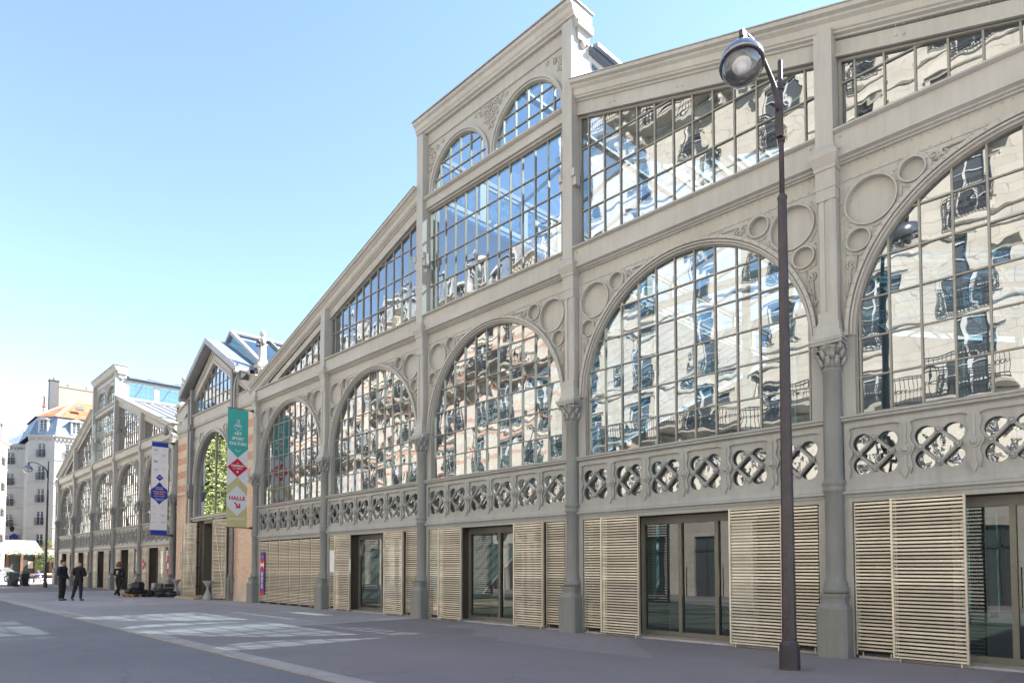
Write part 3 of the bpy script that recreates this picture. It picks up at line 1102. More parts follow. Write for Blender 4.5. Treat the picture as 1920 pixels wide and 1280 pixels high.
def gl_top(d): return 13.16 - SLOPE * d
def build_pavilion(cx, tagname, open_bays):
    # columns
    for k in range(6):
        d = (k - 2.5) * P
        add_column(cx + d, 13.55 - SLOPE * abs(d) if abs(d) > 3 else 14.45, hall)
    for k in range(-2, 3):
        xc = cx + k * P
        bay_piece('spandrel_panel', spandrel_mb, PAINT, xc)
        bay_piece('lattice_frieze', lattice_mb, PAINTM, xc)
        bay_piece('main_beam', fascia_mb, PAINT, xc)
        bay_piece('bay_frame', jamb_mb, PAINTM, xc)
        arched_window(xc)
        lattice_glass(xc).build('frieze_glass', GLL, hall, (xc, .09, 3.37), recalc=False)
    # upper glazing
    rows = [9.87, 10.61, 11.355]
    hw = P / 2 - .16
    def upper(k):
        xc = cx + k * P
        if k == 0:
            poly = [(xc - hw, GB), (xc + hw, GB), (xc + hw, 12.14), (xc - hw, 12.14)]
        else:
            s = 1 if k > 0 else -1
            din, dout = abs(k) * P - hw, abs(k) * P + hw
            if gl_top(dout) > 9.2:
                poly = [(cx + s * din, GB), (cx + s * dout, GB), (cx + s * dout, gl_top(dout)), (cx + s * din, gl_top(din))]
            else:
                de = (13.16 - GB) / SLOPE
                poly = [(cx + s * din, GB), (cx + s * de, GB), (cx + s * din, gl_top(din))]
        window_parts(poly, [x + xc for x in GBX], rows, .09, hall, 'upper_window', (xc, 0, 9.1), bar_w=.03)
    for k in range(-2, 3):
        upper(k)
    # raking plates and cornice on both sides
    for s in (-1, 1):
        m = MB()
        for a, b in ((3.08, P * 1.5 - .15), (P * 1.5 + .15, P * 2.5 + .02)):
            za, zb = 13.18 - SLOPE * a, 13.18 - SLOPE * b
            if b > 14:
                # outer plate, meets the beam at its end
                de = (13.18 - GB) / SLOPE
                pl = [(cx + s * a, za), (cx + s * de, GB), (cx + s * (b - .12), GB), (cx + s * (b - .12), 13.45 - SLOPE * b), (cx + s * a, 13.45 - SLOPE * a)]
                m.prism(pl, -.02, .06)
                rx, rz = cx + s * 13.75, 8.98 + .08
                for r0, r1, yy in ((.0, .035, -.09), (.05, .07, -.07), (.085, .10, -.06), (.11, .135, -.08)):
                    m.ring(rx, rz, r0 + .001, r1, yy, -.0, n=20)
            else:
                m.prism([(cx + s * a, za), (cx + s * b, zb), (cx + s * b, zb + .34), (cx + s * a, za + .34)], -.02, .06)
            # lower moulding strip
            m.sweep([(.0, -.02), (-.05, -.02), (-.05, .03), (.0, .05)], (cx + s * a, za), (cx + s * min(b, 12.5), 13.18 - SLOPE * min(b, 12.5)))
            nb = 3 if b < 9 else 2
            for q in range(nb):
                dd = a + (b - a) * (q + .6) / (nb + .2) if b < 9 else a + 1.0 + 2.2 * q
                for ox, oz in ((-.06, .14), (.06, .14 - .0), (-.06, .32), (.06, .32)):
                    m.rivet(cx + s * (dd + ox), -.02, 13.16 - SLOPE * (dd + ox) + oz, .018)
            for q in range(int((b - a) / .15)):
                dd = a + .1 + q * .15
                m.rivet(cx + s * dd, -.02, 13.48 - SLOPE * dd, .010)
        m.build('raking_plate', PAINT, hall, (cx + s * 9, 0, 9))
        c = MB()
        c.sweep([(.10, 0), (-.06, 0), (-.07, .03), (-.13, .05), (-.13, .08), (-.16, .10), (-.18, .22), (-.24, .27), (-.25, .30), (-.32, .33), (-.33, .40), (.10, .42)],
                (cx + s * 3.08, 13.48 - SLOPE * 3.08), (cx + s * 14.9, 13.48 - SLOPE * 14.9))
        c.sweep([(.12, .42), (-.35, .405), (-.35, .425), (.12, .445)], (cx + s * 3.08, 13.48 - SLOPE * 3.08), (cx + s * 14.95, 13.48 - SLOPE * 14.95))
        c.build('raking_cornice', PAINT, hall, (cx + s * 9, 0, 11))
    # lantern front
    L = 2.93
    m = MB()
    m.box(cx - L + .15, cx + L - .15, -.10, .06, 12.18, 12.42)
    m.sweep([(.06, 0), (-.14, 0), (-.20, .03), (-.20, .07), (.06, .08)], (cx - L + .15, 12.42), (cx + L - .15, 12.42))
    m.sweep([(.06, 0), (-.03, 0), (-.03, .05), (.06, .05)], (cx - L + .15, 12.13), (cx + L - .15, 12.13))
    for k in range(36):
        m.rivet(cx - 2.7 + k * 5.4 / 35, -.10, 12.38, .011)
    m.build('lantern_beam', PAINT, hall, (cx, 0, 12))
    m = MB()
    r = 1.335
    a1, a2 = cx - 1.36, cx + 1.36
    zb = 12.60
    m.box(cx - L + .1, cx + L - .1, 0, .05, 12.50, 12.60)
    outer = [(cx - L + .1, zb), (cx - L + .1, 14.16), (cx + L - .1, 14.16), (cx + L - .1, zb), (a2 + r, zb)]
    outer += [(a2 + r * math.cos(PI * k / 28), zb + r * math.sin(PI * k / 28)) for k in range(1, 28)]
    outer += [(a2 - r, zb), (a1 + r, zb)]
    outer += [(a1 + r * math.cos(PI * k / 28), zb + r * math.sin(PI * k / 28)) for k in range(1, 28)]
    outer += [(a1 - r, zb)]
    m.plate(outer, [], 0, .05)
    for (dx, dz, rr, hh) in ((0, 1.38, .13, 1), (0, 1.12, .10, -1), (.22, 1.42, .09, 1), (-.22, 1.42, .09, -1), (0, .88, .06, 1), (2.62, 1.30, .13, 1), (-2.62, 1.30, .13, -1), (2.66, 1.02, .09, -1), (-2.66, 1.02, .09, 1), (2.70, .78, .06, 1), (-2.70, .78, .06, -1), (.45, 1.45, .05, 1), (-.45, 1.45, .05, 1)):
        scroll(m, cx + dx, zb + dz, rr, 1.6, dx, hh, y=-.018, th=.022)
    for c0 in (a1, a2):
        m.ring(c0, zb, 1.27, r, -.07, .05, 0, PI, 36)
        m.ring(c0, zb, 1.22, 1.27, -.03, .05, 0, PI, 36)
        for sx in (-1, 1):
            for (dx, dz, rr, a0, hh) in ((1.20, 1.22, .13, 0, 1), (.98, 1.33, .09, 2, -1), (1.24, .98, .08, 3, -1), (.75, 1.40, .06, 1, 1), (1.30, .80, .05, 2, 1), (1.10, 1.03 + .05, .05, 0, -1)):
                scroll(m, c0 + sx * dx, zb + dz, rr, 1.5, a0, hh * sx, y=-.015, th=.018)
            for t in range(6):
                aa = t * PI / 3
                m.ball((c0 + sx * 1.2 + .05 * math.cos(aa), -.01, zb + 1.22 + .05 * math.sin(aa)), .028, 6, 4, (1, .7, 1))
    m.box(cx - L + .15, cx + L - .15, -.03, .06, 14.16, 14.50)
    m.sweep([(.06, 0), (-.04, 0), (-.05, .03), (.06, .03)], (cx - L + .15, 14.13), (cx + L - .15, 14.13))
    for k in range(40):
        m.rivet(cx - 2.7 + k * 5.4 / 39, -.03, 14.46, .011)
    m.build('lantern_arcade', PAINT, hall, (cx, 0, 13))
    for c0 in (a1, a2):
        window_parts(arch_poly(c0, 1.235, 12.60, 12.60, 1.235, 24), [c0 + x for x in (-.912, -.456, 0, .456, .912)], [12.60 + .38, 12.60 + .82], .08, hall, 'lunette_window', (c0, 0, 12.66), bar_w=.035, edge=.035)
    c = MB()
    prof = [(.45, 0), (-.12, 0), (-.13, .04), (-.20, .06), (-.20, .12), (-.24, .16), (-.27, .26), (-.33, .30), (-.34, .37), (.45, .40)]
    c.sweep(prof, (cx - L - .22, 14.48), (cx + L + .22, 14.48))
    c.box(cx - L - .26, cx + L + .26, -.37, .50, 14.88, 14.905)
    for s in (-1, 1):
        # return wall of the lantern gable and its side consoles
        x0, x1 = sorted((cx + s * (L - .10), cx + s * (L + .13)))
        c.box(x0, x1, .06, .45, 12.0, 14.48)
        x2 = cx + s * (L + .13)
        x3 = cx + s * (L + .30)
        a, b = sorted((x2, x3))
        c.box(a, b, -.12, .42, 14.30, 14.48)
        a, b = sorted((x2, cx + s * (L + .22)))
        c.box(a, b, -.05, .36, 14.05, 14.30)
        c.ball((cx + s * (L + .16), .15, 14.0), .09, 8, 6)
    c.build('lantern_cornice', PAINT, hall, (cx, 0, 14.5))
    for s in (-1, 1):
        x = cx + s * 2.93
        for dx in (-1, 1):
            xx = x + dx * .15
            a, b = sorted((xx, xx + dx * .10))
            m = MB()
            m.prism([(a, 10.62), (b, 10.62), (b, 10.80), (a, 10.80)], -.26, -.06)
            m.box(a, b, -.20, -.04, 10.42, 10.62)
            m.build('post_console', PAINT, hall, (xx, 0, 10.6))
    # side of the raised lantern running back, roof
    for s in (-1, 1):
        x = cx + s * 2.95
        m = MB()
        g = MB()
        orn = MB()
        n = 12
        for k in range(n + 1):
            y = .45 + 1.87 * k
            a, b = sorted((x - .06 * s, x + .06 * s))
            m.box(a, b, y - (.0 if k == 0 else .16), y + .16, 12.72, 14.0)
            if k < n:
                a, b = sorted((x - .05 * s, x + .05 * s))
                m.box(a, b, y + .16, y + 1.71, 12.72, 12.86)
                m.box(a, b, y + .16, y + 1.71, 13.88, 14.0)
                g.add([(x + .01 * s, y + .16, 12.86), (x + .01 * s, y + 1.71, 12.86), (x + .01 * s, y + 1.71, 13.88), (x + .01 * s, y + .16, 13.88)], [(0, 1, 2, 3)])
                if k < 6:
                    for q in range(5):
                        for r_ in range(3):
                            yy, zz = y + .33 + q * .30, 13.05 + r_ * .32
                            pts = [(x - .05 * s, yy + .12 * (1 - .7 * t / 12) * math.cos(t * .75 + q), zz + .12 * (1 - .7 * t / 12) * math.sin(t * .75 + q)) for t in range(13)]
                            orn.tube(pts, .012, 4)
        a, b = sorted((x - .08 * s, x + .20 * s))
        ge = MB(); ge.box(a, b, .45, 23, 14.0, 14.14); ge.build('lantern_gutter', ZINCD, hall, (x, 12, 14))
        m.build('lantern_side', TRIMW, hall, (x, 12, 12.7))
        g.build('lantern_side_glass', GLS, hall, (x, 12, 13), recalc=False)
        orn.build('lantern_scrollwork', LACE, hall, (x, 6, 13))
        # lantern roof: glass between ribs
        m = MB(); g = MB()
        zr, ze = 14.95, 14.15
        for k in range(n + 1):
            y = .62 + 1.87 * k
            m.bar((x + .25 * s, y, ze + .03), (cx + .2 * s, y, zr + .03), .07, .10)
        m.bar((cx + .05 * s, .55, zr + .03), (cx + .05 * s, 23, zr + .03), .10, .08)
        m.bar((x + .27 * s, .55, ze + .0), (x + .27 * s, 23, ze + .0), .09, .09)
        m.build('lantern_roof_rib', SLATE, hall, (cx + s, 12, 14.5))
        g.add([(x + .25 * s, .6, ze), (x + .25 * s, 23, ze), (cx, 23, zr), (cx, .6, zr)], [(0, 1, 2, 3)])
        g.build('lantern_roof_glass', GLN, hall, (cx + s, 12, 14.5), recalc=False)
        # main slope: zinc with standing seams in front, glazed further back
        x1 = cx + s * 3.05; x2 = cx + s * 14.95
        zt = lambda xx: 13.62 - SLOPE * abs(xx - cx)
        m = MB()
        def slab(xa, xb, ya, yb):
            m.add([(xa, ya, zt(xa)), (xb, ya, zt(xb)), (xb, yb, zt(xb)), (xa, yb, zt(xa)), (xa, ya, zt(xa) - .12), (xb, ya, zt(xb) - .12), (xb, yb, zt(xb) - .12), (xa, yb, zt(xa) - .12)],
                  [(0, 1, 2, 3), (7, 6, 5, 4), (0, 4, 5, 1), (1, 5, 6, 2), (2, 6, 7, 3), (3, 7, 4, 0)])
        roof_light = tagname == 'near' and s > 0  # skylight added on this slope so sun patches fall on the sidewalk
        if roof_light:
            xm = cx + s * 7.4
            slab(x1, x2, .1, 3.6); slab(xm, x2, 3.6, 8.4); slab(x1, x2, 8.4, 11)
        else:
            slab(x1, x2, .1, 11)
        zr_ = m.build('zinc_roof', ZINC, hall, (cx + s * 9, 6, 10))
        m = MB(Matrix.Translation((-(cx + s * 9), -6, -10)))
        for k in range(18):
            y = .45 + .6 * k
            xs_ = xm if (roof_light and 3.6 < y < 8.4) else x1
            m.bar((xs_, y, zt(xs_) + .02), (x2, y, zt(x2) + .02), .06, .06)
        m.build('standing_seams', SLATE, zr_)
        if roof_light:
            g = MB(); g.add([(x1, 3.6, zt(x1) - .04), (xm, 3.6, zt(xm) - .04), (xm, 8.4, zt(xm) - .04), (x1, 8.4, zt(x1) - .04)], [(0, 1, 2, 3)])
            g.build('roof_light_glass', GLN, hall, (cx + s * 6, 6, 11), recalc=False)
            m = MB()
            for k in range(7):
                xx = x1 + (xm - x1) * k / 6
                m.bar((xx, 3.6, zt(xx) - .12), (xx, 8.4, zt(xx) - .12), .07, .12)
            m.build('roof_light_bars', INSTEEL, hall, (cx + s * 6, 6, 11))
        m = MB(); g = MB()
        g.add([(x1, 11, zt(x1) - .04), (x2, 11, zt(x2) - .04), (x2, 23, zt(x2) - .04), (x1, 23, zt(x1) - .04)], [(0, 1, 2, 3)])
        for k in range(21):
            y = 11 + .6 * k
            m.bar((x1, y, zt(x1)), (x2, y, zt(x2)), .05, .07)
        for k in range(7):
            xx = x1 + (x2 - x1) * k / 6
            m.bar((xx, 11, zt(xx) - .15), (xx, 23, zt(xx) - .15), .08, .14)
        m.build('skylight_bars', INSTEEL, hall, (cx + s * 9, 17, 10))
        g.build('skylight_glass', GLR, hall, (cx + s * 9, 17, 10), recalc=False)
    # interior: floor, back wall, roof trusses and inner columns seen through the glass
    x0, x1 = cx - 14.7, cx + 14.7
    m = MB(); m.box(x0, x1, .5, 23, -.05, .02)
    m.build('interior_floor', INFLOOR, hall, (cx, 12, 0))
    m = MB()
    m.prism([(x0, .02), (x1, .02), (x1, 8.8), (cx + 3, 12.5), (cx + 3, 14.0), (cx, 14.9), (cx - 3, 14.0), (cx - 3, 12.5), (x0, 8.8)], 23, 23.3)
    m.build('rear_wall', INWALL, hall, (cx, 23, 0))
    m = MB()
    for yy in (8.6, 12, 17):
        for k in range(4):
            xx = cx + (k - 1.5) * P
            m.box(xx - .1, xx + .1, yy - .1, yy + .1, .02, 10.2 if abs(k - 1.5) > 1 else 12.4)
        m.bar((cx - 2.9, yy, 12.5), (cx + 2.9, yy, 12.5), .12, .3)
        for s in (-1, 1):
            m.bar((cx + s * 2.9, yy, 12.35), (cx + s * 14.6, yy, 8.7), .12, .14)
            m.bar((cx + s * 2.9, yy, 11.7), (cx + s * 14.6, yy, 8.2), .10, .10)
            for q in range(14):
                d0 = 2.9 + q * .83
                m.bar((cx + s * d0, yy, 11.72 - .299 * (d0 - 2.9)), (cx + s * (d0 + .83), yy, 12.33 - .312 * (d0 - 2.07)), .04, .04)
            for q in range(6):
                a0 = PI * q / 5
                m.ring(cx + s * (5.8), 9.4, 1.1 + .001 * q, 1.16, yy - .03, yy + .03, 0, PI, 20) if q == 0 else None
    m.build('interior_truss', INSTEEL, hall, (cx, 11, 0))
    # first floor edge behind the frieze hides the interior of the upper level
    m = MB(); m.box(x0, x1, 2.4, 5.0, 2.75, 3.05); m.box(x0, x1, 2.35, 2.4, 3.05, 3.9)
    m.build('gallery_floor', INWALL, hall, (cx, 3, 3))
    # ends
    for s in (-1, 1):
        a, b = sorted((cx + s * 14.72, cx + s * 14.84))
        m = MB(); m.box(a, b, .1, 23, 0, 8.6)
        m.build('end_wall', INWALL, hall, (cx + s * 14.8, 12, 0))

build_pavilion(CXN, 'near', None)
build_pavilion(CXF, 'far', None)

# ---------------- ground-level shutters and doors of each bay
def side_lights(xc, lo, hi):
    o = side_glass(xc + lo, xc + hi).build('side_light', GLD, hall, (xc + (lo + hi) / 2, .4, 0))
def standard_bay(xc, wide=1.03, posts=(-.36, .42)):
    shutter(xc - 2.64, xc - 2.02, .0, frame=False)
    shutter(xc - 2.05, xc - wide, -.13, z0=.08)
    shutter(xc + wide, xc + 2.05, -.13, z0=.08)
    shutter(xc + 2.02, xc + 2.64, .0, frame=False)
    glazed_door(xc, [xc + p for p in posts], xc - wide - .25, xc + wide + .25)
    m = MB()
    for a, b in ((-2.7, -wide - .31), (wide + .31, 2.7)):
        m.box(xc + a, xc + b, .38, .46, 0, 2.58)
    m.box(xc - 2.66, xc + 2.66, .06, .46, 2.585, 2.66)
    m.build('gap_shade_panel', INDARK, hall, (xc, .4, 0))
    t = MB(); t.box(xc - 2.6, xc + 2.6, -.03, .38, .0, .035)
    t.build('threshold', GRAN, hall, (xc, .1, 0))
bays_near = [CXN + k * P for k in range(-2, 3)]
standard_bay(bays_near[4], posts=(-.55, .3))
standard_bay(bays_near[3], posts=(-.36, .48))
standard_bay(bays_near[2], posts=(-.05, .85))
standard_bay(bays_near[1], posts=(.12, .9))
xa = bays_near[0]
for k in range(6):
    e = [-2.64, -1.72, -.80, .10, 1.0, 1.86, 2.64]
    shutter(xa + e[k], xa + e[k + 1] - .01, -.02, frame=False, z0=.06)
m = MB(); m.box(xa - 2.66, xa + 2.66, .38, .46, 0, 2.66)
m.build('gap_shade_panel', INDARK, hall, (xa, .4, 0))
for k in range(-2, 3):
    xc = CXF + k * P
    standard_bay(xc, wide=.92, posts=(.0,))

# ================================================================== portal pavilion between the two halls
def portal():
    cx = CXP
    # brick piers with stone plinth
    for s in (-1, 1):
        a, b = sorted((cx + s * 2.72, cx + s * 5.0))
        m = MB(); m.box(a, b, .0, .5, 5.22, 8.25)
        o = m.build('brick_pier', BRICK, hall, ((a + b) / 2, .2, 5.2)); o.location.z = 0
        for v in o.data.vertices: v.co.z += 5.2
        m = MB(); m.box(a, b, .0, .5, .85, 5.15)
        o = m.build('brick_pier', BRICKL, hall, ((a + b) / 2, .2, 0))
        m = MB(); m.box(a, b, -.03, .5, 0, .85); m.sweep([(.1, 0), (-.05, 0), (-.06, .04), (.1, .07)], (a, 5.15), (b, 5.15))
        m.build('pier_plinth', pm('plinth_stone', (0.60, 0.50, 0.40), 0.85, var=.2, vscale=2, bump=.3), hall, ((a + b) / 2, .2, 0))
    # slim column each side of the arch
    for s in (-1, 1):
        x = cx + s * 2.62
        m = MB()
        m.prismz([(x - .17, -.24), (x + .17, -.24), (x + .17, .1), (x - .17, .1)], 0, .95)
        m.frustum(x - .17, x + .17, -.24, .1, .95, x - .13, x + .13, -.2, .1, 1.05)
        m.lathe([(.13, 1.05), (.145, 1.10), (.12, 1.15), (.105, 1.22), (.10, 2.9), (.125, 2.94), (.10, 2.98), (.098, 4.86), (.12, 4.89), (.10, 4.92), (.12, 5.05), (.17, 5.22)], x, -.08, 14)
        for k in range(8):
            a = k * PI / 4
            m.tube([(x + .11 * math.cos(a), -.08 + .11 * math.sin(a), 4.94), (x + .17 * math.cos(a), -.08 + .17 * math.sin(a), 5.10), (x + .19 * math.cos(a), -.08 + .19 * math.sin(a), 5.06)], [.03, .03, .012], 5)
        m.box(x - .22, x + .22, -.30, .1, 5.22, 5.32)
        m.box(x - .12, x + .12, -.20, .1, 5.32, 8.5)
        m.box(x - .15, x + .15, -.24, .1, 5.40, 5.65)
        m.box(x - .17, x + .17, -.27, .1, 8.42, 8.66)
        m.box(x - .12, x + .12, -.20, .1, 8.66, 10.45)
        m.build('portal_column', PAINTL, hall, (x, 0, 0))
    # spandrel
    ro = 2.50
    zs = 5.62
    m = MB()
    outer = [(cx + 2.52, zs), (cx + 2.52, 8.25), (cx - 2.52, 8.25), (cx - 2.52, zs), (cx - ro, zs)] + [(cx + ro * math.cos(a), zs + ro * math.sin(a)) for a in [PI - PI * k / 48 for k in range(1, 48)]] + [(cx + ro, zs)]
    m.plate(outer, [], 0, .05)
    m.ring(cx, zs, 2.42, ro, -.10, .05, 0, PI, 56)
    m.ring(cx, zs, 2.34, 2.42, -.05, .05, 0, PI, 56)
    for s in (-1, 1):
        for (x, z, r) in ((2.10, 7.62, .36), (1.52, 7.96, .16), (2.32, 7.02, .14)):
            m.ring(cx + s * x, z, r, r + .028, -.05, 0, n=30)
            m.ring(cx + s * x, z, r + .028, r + .07, -.015, 0, n=30)
        a, b = sorted((cx + s * 2.34, cx + s * 2.52))
        m.box(a, b, -.03, .06, 4.02, zs)
    m.build('portal_arch', PAINT, hall, (cx, 0, zs))
    window_parts(arch_poly(cx, 2.36, 3.98, zs, 2.36, 30), [cx + .12], [], .12, hall, 'portal_window', (cx, 0, 4), gmat=GLP, bar_w=.06, tilt=.002)
    # lintel, beam
    m = MB()
    m.sweep([(.1, 0), (-.04, 0), (-.06, .08), (-.12, .12), (-.12, .20), (.1, .22)], (cx - 2.50, 3.76), (cx + 2.50, 3.76))
    m.box(cx - 5.0, cx + 5.0, .0, .08, 8.25, 8.56)
    m.sweep([(.06, 0), (-.05, 0), (-.09, .05), (-.09, .10), (.06, .12)], (cx - 5.0, 8.50), (cx + 5.0, 8.50))
    m.box(cx - 5.0, cx + 5.0, -.08, .06, 8.62, 9.06)
    m.sweep([(.06, 0), (-.12, 0), (-.16, .02), (-.16, .06), (.06, .08)], (cx - 2.5, 9.06), (cx + 2.5, 9.06))
    m.build('portal_beam', PAINT, hall, (cx, 0, 8.6))
    # gable wall and window
    hw = 2.50
    apex, side = 11.30, 9.88
    poly = [(cx - hw, 9.14), (cx + hw, 9.14), (cx + hw, side), (cx, apex), (cx - hw, side)]
    window_parts(poly, [cx + .48 * k for k in range(-5, 6)], [9.69, 10.23, 10.78], .08, hall, 'gable_window', (cx, 0, 9.1), bar_w=.03)
    m = MB()
    sl = (apex - side) / hw
    for s in (-1, 1):
        m.prism([(cx, apex), (cx + s * 2.50, side), (cx + s * 2.50, side + .16), (cx, apex + .16)], -.05, .05)
        m.prism([(cx, apex + .16), (cx + s * 2.50, side + .16), (cx + s * 2.50, side + .42), (cx, apex + .42)], -.02, .05)
        m.sweep([(.0, 0), (-.06, 0), (-.06, .05), (.0, .05)], (cx, apex + .42), (cx + s * 2.50, side + .42))
        m.prism([(cx, apex + .42), (cx + s * 3.1, side + .42 - sl * .6), (cx + s * 3.1, 10.25), (cx, 12.25)], .0, .05)
        # riveted ribs of the gable boarding
        for q in range(7):
            d = .35 + q * .38
            z = apex + .50 - sl * d
            m.box(cx + s * d - .012, cx + s * d + .012, -.015, .0, z, z + .28)
        # lower side wing with small triangular light
        xw = cx + s * 2.74
        xe = cx + s * 5.0
        tri = [(cx + s * 3.02, 9.20), (cx + s * 4.05, 9.20), (cx + s * 3.02, 9.72)]
        outer = [(xw, 9.06), (xe, 9.06), (xe, 9.66), (xw, 10.22)]
        m.plate(outer, [tri], -.03, .05)
        for a, b in ((tri[0], tri[1]), (tri[1], tri[2]), (tri[2], tri[0])):
            m.bar((a[0], -.04, a[1]), (b[0], -.04, b[1]), .05, .06, (0, 1, 0))
        m.sweep([(.1, 0), (-.10, 0), (-.12, .06), (.1, .08)], (xw, 10.20), (xe, 9.64))
        for r0, r1, yy in ((.001, .035, -.10), (.05, .07, -.08), (.085, .10, -.07), (.11, .135, -.09)):
            m.ring(cx + s * 4.42, 9.02, r0, r1, yy, -.0, n=20)
    m.build('gable_plate', PAINT, hall, (cx, 0, 9))
    for s in (-1, 1):
        g = MB(); g.add([(cx + s * 3.0, .03, 9.2), (cx + s * 4.1, .03, 9.2), (cx + s * 3.0, .03, 9.74)], [(0, 1, 2)])
        g.build('wing_window', WINGL, hall, (cx + s * 3, 0, 9.2))
    # projecting verge roof
    za, ze, xe = 12.42, 10.36, 3.62
    m = MB()
    for s in (-1, 1):
        m.add([(cx, -.42, za), (cx + s * xe, -.42, ze), (cx + s * xe, 23, ze), (cx, 23, za), (cx, -.42, za - .10), (cx + s * xe, -.42, ze - .10), (cx + s * xe, 23, ze - .10), (cx, 23, za - .10)],
              [(0, 1, 2, 3), (7, 6, 5, 4), (0, 4, 5, 1), (1, 5, 6, 2), (2, 6, 7, 3)])
    m.build('portal_roof', SLATE, hall, (cx, 0, 11))
    m = MB()
    for s in (-1, 1):
        m.sweep([(-.47, -.26), (-.42, -.26), (-.42, .02), (-.47, .02)], (cx, za), (cx + s * (xe + .02), ze))
        m.sweep([(-.44, -.30), (-.0, -.18), (-.0, -.14), (-.44, -.26)], (cx, za), (cx + s * (xe + .02), ze))
        a, b = sorted((cx + s * (xe - .12), cx + s * (xe + .08)))
        m.box(a, b, -.46, .2, ze - .34, ze - .10)
        m.tube([(cx + s * 3.3, -.1, ze - .3), (cx + s * 3.05, -.16, 9.9), (cx + s * 2.95, -.18, 9.5), (cx + s * 2.95, -.18, 5.4), (cx + s * 2.95, -.18, .3)], .05, 8)
    m.build('verge_board', ZINC, hall, (cx, 0, 11))
    # raised glass ridge roof behind the gable
    m = MB(); g = MB()
    zr, zo, xo = 12.98, 10.75, 3.4
    for s in (-1, 1):
        g.add([(cx, .8, zr - .05), (cx + s * xo, .8, zo - .05), (cx + s * xo, 22, zo - .05), (cx, 22, zr - .05)], [(0, 1, 2, 3)])
        for k in range(12):
            y = .8 + 1.9 * k
            m.bar((cx, y, zr), (cx + s * xo, y, zo), .09 if k else .22, .16)
        m.bar((cx + s * xo, .7, zo - .05), (cx + s * xo, 22, zo - .05), .12, .16)
        a, b = sorted((cx + s * (xo - .1), cx + s * (xo - .02)))
        m.box(a, b, .8, 22, 9.2, zo - .1)
    m.bar((cx, .75, zr + .05), (cx, 22, zr + .05), .16, .12)
    m.build('ridge_roof_rib', ZINC, hall, (cx, 10, 12))
    g.build('ridge_roof_glass', GLR, hall, (cx, 10, 12), recalc=False)
    m = MB()
    for s in (-1, 1):
        a, b = sorted((cx + s * 3.38, cx + s * 5.0))
        m.box(a, b, 1.2, 22, 9.4, 9.55)
    m.build('valley_roof', ZINC, hall, (cx, 10, 9.5))
    # door: lintel box, dark opening, folded louvre leaves
    m = MB()
    for s in (-1, 1):
        a, b = sorted((cx + s * 1.15, cx + s * 1.25))
        m.box(a, b, .05, .6, 0, 3.7)
        a, b = sorted((cx + s * 1.25, cx + s * 2.5))
        m.box(a, b, .35, .45, 0, 3.76)
    m.box(cx - 1.25, cx + 1.25, .05, .6, 3.6, 3.76)
    m.box(cx - .04 + .25, cx + .04 + .25, .5, .6, 0, 3.6)
    m.build('portal_door_frame', FRAME, hall, (cx, .3, 0))
    m = MB(); m.box(cx - 2.5, cx + 2.5, 4.0, 4.1, 0, 4.0); m.box(cx - 2.6, cx - 2.5, .5, 4.1, 0, 4.0); m.box(cx + 2.5, cx + 2.6, .5, 4.1, 0, 4.0); m.box(cx - 2.6, cx + 2.6, .5, 4.1, 3.98, 4.08); m.box(cx - 2.6, cx + 2.6, .5, 4.1, -.02, .02)
    m.build('vestibule', ROOFIN, hall, (cx, 2, 0))
    m = MB(); m.box(cx - 5.2, cx + 5.2, 22, 22.2, 0, 13); 
    m.build('rear_wall', INWALL, hall, (cx, 22, 0))
    g = MB()
    g.add([(cx + .29, .52, .03), (cx + 1.15, .52, .03), (cx + 1.15, .52, 3.6), (cx + .29, .52, 3.6)], [(0, 1, 2, 3)])
    g.build('portal_door_glass', GLD, hall, (cx + .7, .5, 0), recalc=False)
    for s, x0, x1, yy, ang in ((-1, cx - 2.45, cx - 1.10, -.40, 9), (1, cx + 1.72, cx + 2.62, -.42, 17)):
        lm = shutter_mb(-(x1 - x0) / 2, (x1 - x0) / 2, 0, z0=.12, z1=3.62, brace=True, pitch=.062)
        o = lm.build('folding_louvre_leaf', SLAT, hall)
        o.location = ((x0 + x1) / 2, yy, 0)
        o.rotation_euler = (0, 0, rad(ang))
        h = MB(); h.box(-.03, .03, -.03, .05, .05, 3.7)
        for zz in (.5, 1.4, 2.6, 3.4):
            h.box(-.05, .05, -.05, .07, zz, zz + .12)
        ho = h.build('hinge_post', DARKM, o)
        ho.location = (-s * ((x1 - x0) / 2 + .04), 0.02, 0)
portal()

